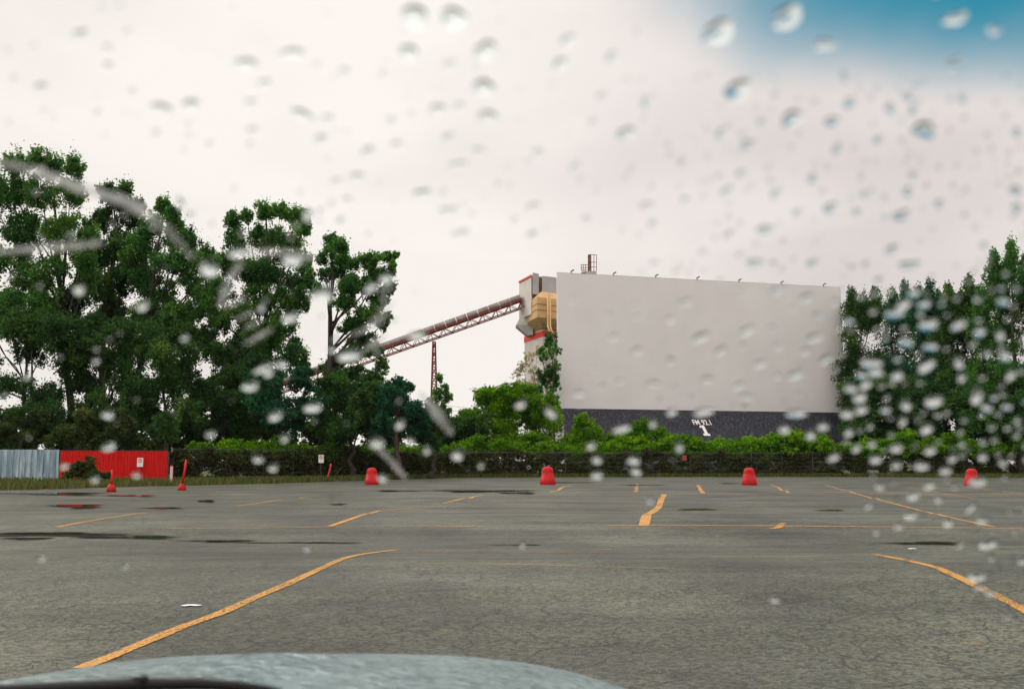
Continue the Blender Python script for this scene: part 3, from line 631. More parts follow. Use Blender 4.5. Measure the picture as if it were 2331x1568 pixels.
for f in (0.01, .33, .66, 1):
    q = a.lerp(b, f); MB().box((q.x-.05, q.y+.03, 0), (q.x+.05, q.y+.13, zt-.03)).build('post', M['rail'], rr_)
MB().bar(a+Vector((0,.0,zt-a.z+.02)), b+Vector((0,.0,zt-b.z+.02)), .05).build('top_rail', M['rust'], rr_)

def no_sign(root, c, w, h, text_lines=2, facing=-1):
    plate = MB().box((c.x-w/2, c.y-.012, c.z-h/2), (c.x+w/2, c.y+.012, c.z+h/2)).build('plate', M['white'], root, bevel=.006)
    k = MB(); R1, R2 = w*.36, w*.27; n = 28; cz = c.z+h*.18; y = c.y-.018
    vs = []
    for i in range(n):
        t = 2*math.pi*i/n; vs += [(c.x+R1*math.cos(t), y, cz+R1*math.sin(t)), (c.x+R2*math.cos(t), y, cz+R2*math.sin(t))]
    k.add(vs, [(2*i, 2*((i+1)%n), 2*((i+1)%n)+1, 2*i+1) for i in range(n)])
    k.add([(c.x-R2*.75,y-.001,cz+R2*.6),(c.x-R2*.6,y-.001,cz+R2*.75),(c.x+R2*.75,y-.001,cz-R2*.6),(c.x+R2*.6,y-.001,cz-R2*.75)], [(0,1,2,3)])
    k.build('prohibition_ring', M['redpaint'], plate)
    k = MB()
    k.add([(c.x-R2*.3,y+.003,cz-R2*.5),(c.x-R2*.05,y+.003,cz-R2*.5),(c.x-R2*.05,y+.003,cz+R2*.5),(c.x-R2*.3,y+.003,cz+R2*.5)], [(0,1,2,3)])
    k.add([(c.x-R2*.05,y+.003,cz),(c.x+R2*.35,y+.003,cz),(c.x+R2*.35,y+.003,cz+R2*.5),(c.x-R2*.05,y+.003,cz+R2*.5)], [(0,1,2,3)])
    k.build('pictogram', M['ink'], plate)
s1 = at(319,1052,69.6); r = empty('warning_sign', s1, 'small white sign with a red ring fixed on the red corrugated fence', 'sign'); no_sign(r, s1, .42, .62)
s2 = at(731,1044,80-.4); r = empty('post_sign', Vector((s2.x, s2.y, 0)), 'white sign with a red ring on a thin grey post before the vine fence', 'sign'); no_sign(r, s2, .42, .64)
MB().tube([(s2.x, s2.y+.03, 0), (s2.x, s2.y+.03, s2.z+.3)], [.025,.025], 8).build('post', M['rail'], r)
s3 = at(1558,1042,95.2); r = empty('small_sign', s3, 'small faded red sign lost in the vines of the fence below the screen', 'sign')
MB().box((s3.x-.22,s3.y-.01,s3.z-.25),(s3.x+.22,s3.y+.01,s3.z+.25)).build('plate', mat('faded_red',(0.30,0.05,0.05),.7), r)

# posts by the left verge
def base_post(px_, ybase, ytop, xtop, label):
    b = onground(px_, ybase); Y = b.y; t = at(xtop, ytop, Y)
    r = empty('red_post', b, label, 'post', 'red posts standing in round bases')
    MB().lathe((b.x, b.y, b.z), [(.19,0),(.20,.05),(.185,.15),(.14,.24),(.09,.28),(.07,.31)], 20).build('base', M['red'], r, smooth=True)
    MB().tube([b+Vector((0,0,.3)), b.lerp(t,.5), t], [.055,.05,.045], 10).build('pole', M['redpaint'], r, smooth=True)
    return r
base_post(253, 1119, 1068, 256, 'upright red post in a round base in front of the red fence')
base_post(414, 1116, 1046, 424, 'leaning red post in a round base beside the white marker post')
wp0 = at(389,1103,61); wp0.z = 0; wp1 = at(391,1061,61)
r = empty('marker_post', wp0, 'pale pink and white marker post at the right end of the red fence', 'post')
MB().bar(wp0, wp1, .14).build('post', mat('pink_white',(0.72,0.50,0.46),.5,noise=.1), r, bevel=.01)
MB().bar(wp1, wp1+Vector((0,0,.05)), .15).build('cap', M['redpaint'], r)
b0 = at(739,1098,74); b0.z = 0
r = empty('bent_post', b0, 'bent orange-red flexible post beside the white post sign', 'post')
MB().tube([b0]+[at(x,y,74) for x,y in [(745,1088),(749,1076),(752,1065),(753,1055)]], [.06,.06,.06,.055,.05], 10).build('pole', mat('orange_red',(0.62,0.05,0.03),.5), r, smooth=True)
MB().lathe((b0.x,b0.y,0), [(.14,0),(.14,.04),(.08,.07)], 16).build('foot', M['rubber'], r)
tp = at(391,1026,71.8); tp.z = 0
r = empty('tall_pole', tp, 'thin dark pole with a small pale joint rising above the red fence', 'pole')
MB().tube([tp, at(390,1024,71.8), at(389,985,71.8)], [.04,.035,.022], 8).build('pole', M['rust'], r)
MB().lathe(tuple(at(391,1024,71.8)-Vector((0,0,.15))), [(.06,0),(.07,.1),(.06,.3)], 10).build('collar', mat('pale_joint',(0.5,0.42,0.25),.6), r)
# weeds in front of the red fence
for x, y0, w, n, lab in [(185,1052,36,9,'leafy weed shrub growing against the left part of the red fence'),(225,1075,40,9,'low spreading weed in front of the middle of the red fence')]:
    b = at(x+10,1104,64); b.z = 0; r = empty('weed_shrub', b, lab, 'shrub')
    mb = MB()
    for _ in range(6):
        e = at(x+random.uniform(-w,w)*.7, y0+random.uniform(-6,10), 64); mb.tube([b, b.lerp(e,.5)+Vector((0,0,.1)), e], [.03,.02,.008], 5)
    mb.build('stems', M['bark'], r)
    crown('foliage', pxclumps(region(x-w*.75, x+w*.75, y0, 1104, n+3, 11, 18), 64, jy=.4), 3600, .15, M['olive'], r, tuft=(8,.4))

# ------------------------------------------------------------------ red drums
def drum(x, ybase, w, h, label, tilt=0, seed=0):
    b = onground(x, ybase); Y = b.y; s = Y/FPX; W2 = w*s/2; H = h*s
    r = empty('traffic_drum', (0,0,0), label, 'traffic drum', 'red traffic drums across the lot')
    prof = [(W2*.97,.05*H),(W2,.09*H),(W2*.93,.20*H),(W2*.90,.35*H),(W2*.84,.36*H),(W2*.80,.55*H),(W2*.76,.56*H),(W2*.72,.72*H),(W2*.68,.83*H),(W2*.58,.92*H),(W2*.42,.975*H),(W2*.2,H),(W2*.05,H*1.002)]
    MB().lathe((0,0,0), prof, 32).build('body', M['red'], r, smooth=True)
    MB().lathe((0,0,0), [(W2*1.02,0),(W2*1.02,.035*H),(W2*.95,.055*H)], 32).build('base', mat('drum_base',(0.34,0.01,0.012),.5), r)
    r.location = b; r.rotation_euler = (0, math.radians(tilt), random.uniform(0,3))
    return r
drum(846,1103,33,38,'red plastic drum left of the lot centre, right of the post sign')
drum(1247,1103,36,41,'red plastic drum in front of the left end of the screen')
drum(1706,1104,35,39,'red plastic drum in front of the right half of the screen')
drum(2213,1105,34,38,'red plastic drum below the right-hand trees, half behind raindrops')

# ------------------------------------------------------------------ movie screen
ZB, ZT = 7.36, 22.66
SA = at(1270,930,110); SB = at(1925,940,119.5); SA.z = SB.z = 0
es = (SB-SA).normalized(); sn = Vector((es.y, -es.x, 0))        # towards the viewer
scr = empty('movie_screen', SA.lerp(SB,.5), 'huge blank white drive-in movie screen on a black sloping base', 'movie screen')
def screen_mat():
    m = mat('screen_white', (0.72,0.68,0.665), .65); t = m.node_tree; p = t.nodes['Principled BSDF']
    g = N(t,'ShaderNodeTexCoord'); n = N(t,'ShaderNodeTexNoise'); n.inputs['Scale'].default_value=.35; n.inputs['Detail'].default_value=6; mpn = N(t,'ShaderNodeMapping'); mpn.inputs['Scale'].default_value=(1,1,.9)
    L(t,g.outputs['Object'],mpn.inputs[0]); L(t,mpn.outputs[0],n.inputs['Vector'])
    r = N(t,'ShaderNodeValToRGB'); r.color_ramp.elements[0].position=.3; r.color_ramp.elements[1].position=.7
    r.color_ramp.elements[0].color=(0.685,0.66,0.645,1); r.color_ramp.elements[1].color=(0.73,0.705,0.69,1); L(t,n.outputs[0],r.inputs[0]); L(t,r.outputs[0],p.inputs['Base Color']); return m
M['screen'] = screen_mat()
Ls = (SB-SA).length
k = MB(); NP = 1
for i in range(NP):          # separate sheets butted together with hairline seams
    a = SA+es*(Ls*i/NP+.0); b = SA+es*(Ls*(i+1)/NP-.002)
    A = [a+Vector((0,0,ZB)), b+Vector((0,0,ZB)), b-sn*.25+Vector((0,0,ZB)), a-sn*.25+Vector((0,0,ZB))]
    k.loft(A, [v+Vector((0,0,ZT-ZB)) for v in A])
k.build('screen_surface', M['screen'], scr)
k = MB(); A = [SA-sn*.26+es*.8, SB-sn*.26-es*.8, SB-sn*1.6-es*.8, SA-sn*1.6+es*.8]
A = [v+Vector((0,0,0)) for v in A]; k.loft(A, [v+Vector((0,0,ZT-.15)) for v in A]); k.build('support_wall', M['plantgrey'], scr)
k = MB(); k.bar(SA+Vector((0,0,ZT+.035))-sn*.1, SB+Vector((0,0,ZT+.035))-sn*.1, .07); k.build('top_trim', M['plantgrey'], scr)
SL = 1.05
def base_pt(s, z, off=0.0):       # point on the sloping skirt
    dn = Vector((sn.x, sn.y, SL)).normalized()
    return SA+es*s+sn*(SL*(ZB-.05-z)+.05)+Vector((0,0,z))+dn*off
def black_mat():
    m = mat('black_boards', (0.03,0.032,0.045), .55); t = m.node_tree; p = t.nodes['Principled BSDF']
    g = N(t,'ShaderNodeTexCoord'); mpn = N(t,'ShaderNodeMapping'); mpn.inputs['Scale'].default_value=(9,2.5,.9); L(t,g.outputs['Object'],mpn.inputs[0])
    n = N(t,'ShaderNodeTexNoise'); n.inputs['Scale'].default_value=1.1; n.inputs['Detail'].default_value=5; n.inputs['Roughness'].default_value=.75; L(t,mpn.outputs[0],n.inputs['Vector'])
    r = N(t,'ShaderNodeValToRGB'); r.color_ramp.elements[0].position=.5; r.color_ramp.elements[1].position=.74; r.color_ramp.elements[0].color=(0.010,0.010,0.017,1); r.color_ramp.elements[1].color=(0.13,0.145,0.17,1)
    L(t,n.outputs[0],r.inputs[0]); L(t,r.outputs[0],p.inputs['Base Color']); return m
M['blackb'] = black_mat()
k = MB(); nS = 30
for i in range(nS):
    s0, s1 = Ls*i/nS, Ls*(i+1)/nS-.01
    A = [base_pt(s0,ZB-.04), base_pt(s1,ZB-.04), base_pt(s1,.6), base_pt(s0,.6)]; o = -Vector((sn.x,sn.y,SL)).normalized()*.08
    k.add(A+[v+o for v in A], [(3,2,1,0),(4,5,6,7),(0,1,5,4),(1,2,6,5),(2,3,7,6),(3,0,4,7)])
slb = k.build('sloping_base', M['blackb'], scr)
# lettering
def on_base(px_, py_):            # intersect a pixel ray with the skirt plane
    d = ray(px_, py_); o = Vector((0,0,CAMH)); p0 = base_pt(0, ZB-.05); nrm = Vector((sn.x, sn.y, SL)).normalized()
    t = (p0-o).dot(nrm)/d.dot(nrm); return o+d*t
up = (base_pt(0,6)-base_pt(0,5)).normalized(); nrm = Vector((sn.x, sn.y, SL)).normalized()
c = on_base(1601,967.5); 
def board_text(body, org, size, wid, name, parent):
    fc = bpy.data.curves.new(name, 'FONT'); fc.body = body; fc.size = 1; fc.align_x = 'CENTER'; fc.extrude = .01; fc.offset = .012
    fo = bpy.data.objects.new('tmp', fc); COL.objects.link(fo); bpy.context.view_layer.update()
    me = bpy.data.meshes.new_from_object(fo.evaluated_get(bpy.context.evaluated_depsgraph_get())); bpy.data.objects.remove(fo)
    R = Matrix((( *es,),( *up,),( *nrm,))).transposed()
    xs_ = [v.co.x for v in me.vertices]; ys_ = [v.co.y for v in me.vertices]; sw = wid/(max(xs_)-min(xs_)); sh = size/(max(ys_)-min(ys_))
    for v in me.vertices: v.co = org+R@Vector((v.co.x*sw, (v.co.y-min(ys_))*sh, v.co.z+.03))
    me.name = name; return place(name, me, M['white'], parent)
w_fm = 43/FPX*c.y/es.x; p_top = on_base(1601,958); h_fm = (p_top-c).length
board_text('FM 92.1', c, h_fm*1.15, w_fm, 'lettering', slb)
q0 = on_base(1610,992); q1 = on_base(1604,969); H1 = (q1-q0).length; s1_ = 1/FPX*q0.y/es.x
k = MB(); ol = [(-8,0),(8,0),(8,.2),(4,.2),(4,1),(-1.5,1),(-8.5,.92),(-8.5,.76),(-3.2,.8),(-3.2,.2),(-8,.2)]
vs = [q0+es*(x*s1_)+up*(y*H1)+nrm*.03 for x,y in ol]; n = len(vs)
k.add(vs+[v+nrm*.02 for v in vs], [tuple(range(n,2*n))]+[(i,(i+1)%n,n+(i+1)%n,n+i) for i in range(n)]); k.build('numeral', M['white'], slb)
for px_ in (1303,1400,1497,1592,1688,1785,1882):
    f = (px_-1270)/651; s = Ls*f*110/(110+9.5*(1-f)) ; p = SA+es*s+Vector((0,0,ZT+.06))
    k = MB(); k.bar(p, p+Vector((0,0,.2)), .07); k.bar(p+Vector((0,0,.2)), p+sn*.35+es*.12+Vector((0,0,.32)), .07); k.bar(p+Vector((-.1,0,.14)), p+sn*.2+es*.24+Vector((0,0,.34)), .12)
    k.build('bracket', M['rail'], scr)

# ------------------------------------------------------------------ aggregate plant behind
YP = 180
def P2(x, Y): d = ray(x, 784); q = at(x, 784, Y); return (q.x, Y)
def zp(y, Y=YP): return at(1200, y, Y).z
pl = empty('concrete_plant', (P2(1236,YP)[0], YP, 0), 'tall pale concrete plant tower with an orange hopper left of the movie screen', 'industrial tower')
C0, L0, R0, B0 = P2(1236,YP), P2(1194,YP+9), P2(1330,YP+7), P2(1290,YP+16)
k = MB(); k.prism([C0,R0,B0,L0], 0, zp(766)); k.build('silo_column', M['plantwhite'], pl)
o_ = .12
Cb, Lb, Rb, Bb = (C0[0], C0[1]-o_), (L0[0]-o_, L0[1]), (R0[0]+o_, R0[1]), (B0[0], B0[1]+o_)
k = MB(); k.prism([Cb,Rb,Bb,Lb], zp(766)+.01, zp(753)); k.build('red_band', M['band'], pl)
k = MB(); k.prism([C0,R0,B0,L0], zp(753)+.01, zp(748)); k.build('ledge', M['plantwhite'], pl)
# hopper: lower taper, body, upper chamfer (corner at x=1223)
def ring(x, l, r_, Yc, z): a, b_, c_ = P2(x,Yc), P2(r_,Yc+6), P2(l,Yc+7); return [(a[0],a[1],z),(b_[0],b_[1],z),(b_[0]-3,b_[1]+6,z),(c_[0],c_[1],z)]
k = MB()
k.loft(ring(1236,1212,1330,178.6,zp(748)+.02), ring(1223,1200,1330,176,zp(729)))
k.build('hopper_funnel', M['hopper'], pl)
k = MB(); k.loft(ring(1223,1200,1330,176,zp(729)+.01), ring(1223,1200,1330,176,zp(684))); hb = k.build('hopper_body', M['hopper'], pl)
k = MB(); k.loft(ring(1223,1200,1330,176,zp(684)+.01), ring(1233,1211,1330,178,zp(668))); k.build('hopper_roof', M['hopper'], pl)
k = MB()
for y in (699, 712):
    a, b_ , c_ = P2(1223,175.96), P2(1330,181.96), P2(1200,182.96); z = zp(y)
    k.bar((a[0],a[1],z),(b_[0],b_[1],z),.09); k.bar((a[0],a[1],z),(c_[0],c_[1],z),.09)
k.build('seams', mat('hopper_seam',(0.30,0.15,0.06),.7), hb)
for xo in (1247, 1252.5):
    pts = [at(xo,668,176),at(xo,730,176),at(xo,742,175.6),at(xo+3,752,175),at(xo+9,762,175)]
    MB().tube(pts, [.16]*5, 8).build('pipe', M['hopper'], pl, smooth=True)
# ledge railing
k = MB(); 
for dz in (.4,.9):
    a, b_, c_ = P2(1236,177.6), P2(1330,183.6), P2(1212,184); z = zp(748)+dz; k.bar((a[0],a[1],z),(b_[0],b_[1],z),.08); k.bar((a[0],a[1],z),(c_[0],c_[1],z),.08)
for f in np.linspace(0,1,9): a, b_ = P2(1236,177.6), P2(1330,183.6); x = a[0]+(b_[0]-a[0])*f; y = a[1]+(b_[1]-a[1])*f; k.bar((x,y,zp(748)),(x,y,zp(748)+.9),.08)
k.build('railing', M['plantdark'], pl)
# head house
a, b_, c_ = P2(1210,179.5), P2(1224,182), P2(1182,186)
k = MB(); k.prism([a,b_,(b_[0]-1,b_[1]+8),c_], zp(716), zp(630)); hh_ = k.build('head_house', M['plantwhite'], pl)
k = MB(); k.bar((a[0],a[1]-.1,zp(630)+.1),(c_[0],c_[1]-.1,zp(630)+.1),.3); k.build('roof_edge', M['band'], hh_)
k = MB(); q = at(1191,712,184.5); k.box((q.x-.1,q.y-1,q.z+3.5),(q.x+.12,q.y-.6,q.z+3.8)); 
a, b_ = P2(1213,178.4), P2(1227,179.8)
k = MB(); k.prism([a,b_,(b_[0],b_[1]+6),(a[0],a[1]+6)], zp(672), zp(624)); k.build('elevator_shaft', M['plantgrey'], pl)
a, b_ = P2(1227.3,181), P2(1234,181.6)
k = MB(); k.prism([a,b_,(b_[0],b_[1]+5),(a[0],a[1]+5)], zp(668), zp(627)); k.build('ladder_recess', M['plantdark'], pl)
k = MB(); 
for i in range(14): z = zp(666)+i*.24; k.bar((b_[0]-.4,b_[1]-.7,z),(b_[0]+.1,b_[1]-.7,z),.05)
k.bar((b_[0]-.4,b_[1]-.7,zp(668)),(b_[0]-.4,b_[1]-.7,zp(627)),.07); k.bar((b_[0]+.1,b_[1]-.7,zp(668)),(b_[0]+.1,b_[1]-.7,zp(627)),.07); k.build('ladder', M['hopper'], pl)
a, b_ = P2(1234.3,180), P2(1335,185)
k = MB(); k.prism([a,b_,(b_[0],b_[1]+6),(a[0],a[1]+6)], zp(667), zp(628)); k.build('upper_house', M['plantgrey'], pl)
# side chute, flared to the left
def rr4(x0, x1, Y, z, dpt=4): a, b_ = P2(x0,Y), P2(x1,Y-.5); return [(a[0],a[1],z),(b_[0],b_[1],z),(b_[0],b_[1]+dpt,z),(a[0],a[1]+dpt,z)]
k = MB(); k.loft(rr4(1175,1211,184,zp(733)), rr4(1184,1205,184,zp(714))); k.build('chute_hood', M['plantwhite'], pl)
k = MB(); k.loft(rr4(1200,1214,184,zp(756)), rr4(1174,1212,184,zp(733)-.02)); k.build('chute_funnel', M['plantgrey'], pl)
# vent stack above the screen
vs_ = empty('vent_stack', at(1345,640,182), 'small rusty vent stack with railed platform poking up above the screen top', 'chimney'); 
def vb(x0,x1,y0,y1,Y=182,d=1.6): a = at(x0,y1,Y); b_ = at(x1,y0,Y); return (a.x,Y,a.z),(b_.x,Y+d,b_.z)
MB().box(*vb(1333,1358,617,700)).build('stack_base', M['plantgrey'], vs_)
MB().box(*vb(1339,1346,580,617,182.3,.7)).build('flue', mat('flue_rust',(0.20,0.14,0.11),.7), vs_)
k = MB()
for x in (1339,1352,1358): k.bar(at(x,580,182.2), at(x,617,182.2), .1)
for y in (580,597,608): k.bar(at(1339,y,182.2), at(1358,y,182.2), .09)
for x in (1323,1328,1333): k.bar(at(x,603,182.2), at(x,614,182.2), .1)
for y in (603,609,614): k.bar(at(1322,y,182.2), at(1339,y,182.2), .1)
pf = MB().box(*vb(1324,1333.5,614,620,182,1.6)).build('platform', M['plantwhite'], vs_); k.build('platform_rails', M['rust'], pf)

# conveyor
cv = empty('conveyor', at(870,785,YP+2), 'long inclined covered conveyor on a rust-red truss rising to the plant', 'conveyor'); cv.location.z = 0
YC = YP+4
E0, E1 = at(540,897,YC), at(1184,670,YC)                  # top line of the gallery
dirc = (E1-E0).normalized(); upc = Vector((-dirc.z, 0, dirc.x)); Lc = (E1-E0).length
prof = [(-.9,-.1),(-.9,-.55),(-.65,-.2),(-.3,-.02),(.3,-.02),(.65,-.2),(.9,-.55),(.9,-1.15),(-.9,-1.15)][1:]
ringf = lambda s: [E0+dirc*s+Vector((0,a,0))+upc*b_ for a,b_ in prof]
k = MB(); nseg = 26
for i in range(nseg): k.loft(ringf(Lc*i/nseg), ringf(Lc*(i+1)/nseg-.12))
k.build('gallery_cover', mat('gallery_sheet',(0.27,0.245,0.24),.6,noise=.3,scale=.5,col2=(0.17,0.12,0.11)), cv)
k = MB(); T0, T1 = -1.25, -2.55
for yo in (-.95,.95):
    for T in (T0,T1): k.bar(E0+Vector((0,yo,0))+upc*T, E1+Vector((0,yo,0))+upc*T, .20)
    k.bar(E0+Vector((0,yo,0))+upc*(-.95), E1+Vector((0,yo,0))+upc*(-.95), .14)
    s = 0; i = 0
    while s < Lc-1.3:
        a, b_ = (T0,T1) if i%2 else (T1,T0); k.bar(E0+dirc*s+Vector((0,yo,0))+upc*a, E0+dirc*(s+1.3)+Vector((0,yo,0))+upc*b_, .11)
        if i%2: k.bar(E0+dirc*s+Vector((0,yo,0))+upc*T0, E0+dirc*s+Vector((0,yo,0))+upc*T1, .09)
        s += 1.3; i += 1
s = 0
while s < Lc: k.bar(E0+dirc*s+Vector((0,-.95,0))+upc*T1, E0+dirc*s+Vector((0,.95,0))+upc*T1, .1); s += 2.6
k.build('truss', M['rust'], cv)
# lattice tower under it
lt = empty('lattice_tower', at(990,900,YC), 'slender rust-red lattice tower carrying the conveyor', 'tower'); lt.location.z = 0
k = MB(); zt_ = at(987,778,YC).z; xb = at(989,900,YC).x; 
for sx_ in (-1,1):
    for sy_ in (-1,1): k.bar((xb+sx_*.85, YC+sy_*.85, 0), (xb-.15+sx_*.22, YC+sy_*.5, zt_), .17)
nl = 15
for i in range(nl):
    f0, f1 = i/nl, (i+1)/nl; w0, w1 = .85-.63*f0, .85-.63*f1; d0, d1 = .85-.35*f0, .85-.35*f1; z0, z1 = zt_*f0, zt_*f1; x0_, x1_ = xb-.15*f0, xb-.15*f1
    for sy_ in (-1,1):
        k.bar((x0_-w0,YC+sy_*d0,z0),(x1_+w1,YC+sy_*d1,z1),.1); k.bar((x0_+w0,YC+sy_*d0,z0),(x1_-w1,YC+sy_*d1,z1),.1); k.bar((x1_-w1,YC+sy_*d1,z1),(x1_+w1,YC+sy_*d1,z1),.1)
k.build('lattice', M['rust'], lt)
# light pole and cables behind the bushes
lp = at(1030,960,125); lp.z = 0; r = empty('lamp_post', lp, 'thin pale lamp post with a dark head behind the bushes near the screen', 'lamp post')
tpp = at(1028,932,125); MB().tube([lp, tpp], [.09,.07], 8).build('post', M['white'], r); MB().box((tpp.x-.45,tpp.y-.2,tpp.z-.35),(tpp.x-.08,tpp.y+.2,tpp.z+.2)).build('lamp_head', M['ink'], r)
for y0, y1, lab in ((893,928,'upper thin overhead cable crossing the sky left of the plant'),(903,938,'lower thin overhead cable crossing the sky left of the plant')):
    A, B = at(700,y0-22,150), at(1290,y1+10,150); pts = [A.lerp(B,f)-Vector((0,0,1.1*4*f*(1-f))) for f in np.linspace(0,1,13)]
    tag(MB().tube(pts, [.022]*13, 5).build('overhead_cable', mat('cable',(0.25,0.2,0.2),.6)), lab, 'cable', 'overhead cables')

# ------------------------------------------------------------------ litter
for x, y, w, h, lab in [(436,1379,24,2.2,'crumpled white paper lying left of the long yellow line'),(2076,1249.5,11,.6,'flat white scrap on the asphalt right, near the yellow line start'),(2067,1180,8,.5,'small white scrap beyond the far yellow line on the right'),(443,1385,0,0,'')]:
    if not w: continue
    c = onground(x, y); s = c.y/FPX; n = 12; k = MB(); vs = [c+Vector((0,0,.016))]
    Dy = h*c.y*c.y/FPX/CAMH
    for i in range(n):
        t = 2*math.pi*i/n; q = 1+.2*math.sin(3*t+x); vs.append(c+Vector((w*s*math.cos(t)*q, Dy*math.sin(t)*q*.6, .006+.004*(i%2))))
    k.add(vs, [(0, 1+i, 1+(i+1)%n) for i in range(n)]); tag(k.build('paper_scrap', M['paper']), lab, 'litter', 'paper litter on the asphalt')

# ------------------------------------------------------------------ the car we look out of
XC = -0.30
car = empty('car', (XC, 1.3, 0), 'rain-beaded pale blue car bonnet and windscreen nearest the viewer', 'car')
def paint():
    m = mat('car_paint', (0.26,0.35,0.36), .35, .1, col2=(0.12,0.19,0.20), scale=16); t = m.node_tree; p = t.nodes['Principled BSDF']  # lighter mottle in the base colour stands in for reflections off wet beads
    p.inputs['Coat Weight'].default_value = .5; p.inputs['Coat Roughness'].default_value = .15
    g = N(t,'ShaderNodeTexCoord'); v = N(t,'ShaderNodeTexVoronoi', feature='SMOOTH_F1'); v.inputs['Scale'].default_value = 60; L(t,g.outputs['Object'],v.inputs['Vector'])
    n = N(t,'ShaderNodeTexNoise'); n.inputs['Scale'].default_value = 40; n.inputs['Detail'].default_value = 5; L(t,g.outputs['Object'],n.inputs['Vector'])
    b = N(t,'ShaderNodeBump'); b.inputs['Strength'].default_value=1.0; b.inputs['Distance'].default_value=.02
    L(t, math_node(t,'ADD',v.outputs['Distance'],n.outputs[0]), b.inputs['Height']); L(t,b.outputs[0],p.inputs['Normal']); L(t,b.outputs[0],p.inputs['Coat Normal'])
    return m
M['paint'] = paint()
prof_y = [0.93,1.0,1.1,1.2,1.3,1.4,1.5,1.6,1.7,1.8,1.9,2.0,2.08,2.12,2.14]
prof_z = [1.022,1.018,1.010,1.000,0.988,0.975,0.962,0.947,0.927,0.900,0.862,0.800,0.71,0.60,0.35]
def cross(u):
    return .056*(abs(u)/.485)**3.3
us = np.linspace(-.80, .80, 81)
k = MB(); nU = len(us)
for y, z in zip(prof_y, prof_z):
    for u in us:
        r_ = .018*math.exp(-((u+.0)/.11)**2)*max(0, 1-abs(y-1.32)/.16)
        k.v.append((XC+u, y-.10*(abs(u)/.8)**3*(y > 1.7), z-cross(u)+r_+.007))
for i in range(len(prof_y)-1):
    for j in range(nU-1): a = i*nU+j; k.f.append((a,a+1,a+nU+1,a+nU))
k.build('bonnet', M['paint'], car, smooth=True)
k = MB(); k.tube([(XC-.8,1.0,.84),(XC-.82,1.5,.78),(XC-.8,1.95,.66)],[.09,.1,.09],12); k.build('wing', M['paint'], car, smooth=True)
k = MB(); k.tube([(XC+.8,1.0,.84),(XC+.82,1.5,.78),(XC+.8,1.95,.66)],[.09,.1,.09],12); k.build('wing', M['paint'], car, smooth=True)
# windscreen surface
RK = (0.82, 0.57)
def ws(X, t): return Vector((X, .55+RK[0]*t-.10*(X-XC)**2, CAMH-RK[1]*t))
def ws_n(X, t):
    a = ws(X+.01,t)-ws(X-.01,t); b_ = ws(X,t+.01)-ws(X,t-.01); n = a.cross(b_).normalized(); return n if n.z > 0 else -n
def ws_hit(x, y):
    d = ray(x, y); X = 0.0
    for _ in range(12):     # fixed point on the mild curvature
        c = .10*(X-XC)**2
        # .55+.82t-c = s*dy ; -.57t = s*dz
        s = (.55-c)/(d.y+RK[0]/RK[1]*d.z); X = d.x*s
    return X, -s*d.z/RK[1]
gm = bpy.data.materials.new('windscreen_glass'); gm.use_nodes = True; t = gm.node_tree; t.nodes.clear()
tr = N(t,'ShaderNodeBsdfTransparent'); tr.inputs[0].default_value = (0.97,0.972,0.952,1); gl = N(t,'ShaderNodeBsdfGlossy'); gl.inputs['Roughness'].default_value = .0; gl.inputs[0].default_value=(1,1,1,1)
fr_ = N(t,'ShaderNodeFresnel'); fr_.inputs[0].default_value = 1.45; ms = N(t,'ShaderNodeMixShader'); L(t,math_node(t,'MULTIPLY',fr_.outputs[0],.05),ms.inputs[0]); L(t,tr.outputs[0],ms.inputs[1]); L(t,gl.outputs[0],ms.inputs[2])
om = N(t,'ShaderNodeOutputMaterial'); L(t,ms.outputs[0],om.inputs['Surface']); M['glass'] = gm
k = MB(); nX, nT = 40, 24; Xs = np.linspace(XC-.77, XC+.77, nX); Ts = np.linspace(-.42,.40,nT); th = .005
for lay in (0,1):
    for tt in Ts:
        for X in Xs: k.v.append(tuple(ws(X,tt)-ws_n(X,tt)*th*lay))
q = nX*nT
for i in range(nT-1):
    for j in range(nX-1):
        a = i*nX+j; k.f.append((a,a+1,a+nX+1,a+nX)); k.f.append((q+a+nX,q+a+nX+1,q+a+1,q+a))
k.build('windscreen', M['glass'], car, smooth=True)
trim = mat('black_trim',(0.02,0.02,0.022),.7,bump=.3,bscale=200)
for sgn in (-1,1):
    pts = [ws(XC+sgn*.78,tt)+Vector((0,-.01,0)) for tt in np.linspace(-.44,.42,8)]; k = MB(); k.tube(pts,[.032]*8,10); k.build('pillar', trim, car, smooth=True)
pts = [ws(X,-.44) for X in np.linspace(XC-.74,XC+.74,16)]; k = MB(); k.tube(pts,[.03]*16,10); k.build('roof_header', trim, car, smooth=True)
k = MB(); rv = []; 
for yf in (0,.35,.7,1.0):
    for X in np.linspace(XC-.74,XC+.74,16): p_ = ws(X,-.44); rv.append((X, p_.y-yf*1.3, p_.z+.03+.03*math.sin(yf*2)))
k.add(rv, [(i*16+j,i*16+j+1,(i+1)*16+j+1,(i+1)*16+j) for i in range(3) for j in range(15)]); k.build('roof', M['paint'], car, smooth=True)
k = MB(); rv = []
for j, X in enumerate(np.linspace(XC-.76,XC+.76,20)):
    e = ws(X,.40); rv += [(X,e.y+.09,e.z-.055),(X,e.y+.01,e.z-.012),(X,e.y-.03,e.z-.035)]
k.add(rv, [(j*3+i,j*3+i+1,j*3+i+4,j*3+i+3) for j in range(19) for i in range(2)]); k.build('cowl', trim, car, smooth=True)
k = MB(); rv = []
for j, X in enumerate(np.linspace(XC-.72,XC+.72,20)):
    e = ws(X,.40); rv += [(X,e.y-.04,e.z-.05),(X,e.y-.2,e.z-.06),(X,e.y-.38,e.z-.11),(X,e.y-.60,e.z-.20),(X,e.y-.60,e.z-.6)]
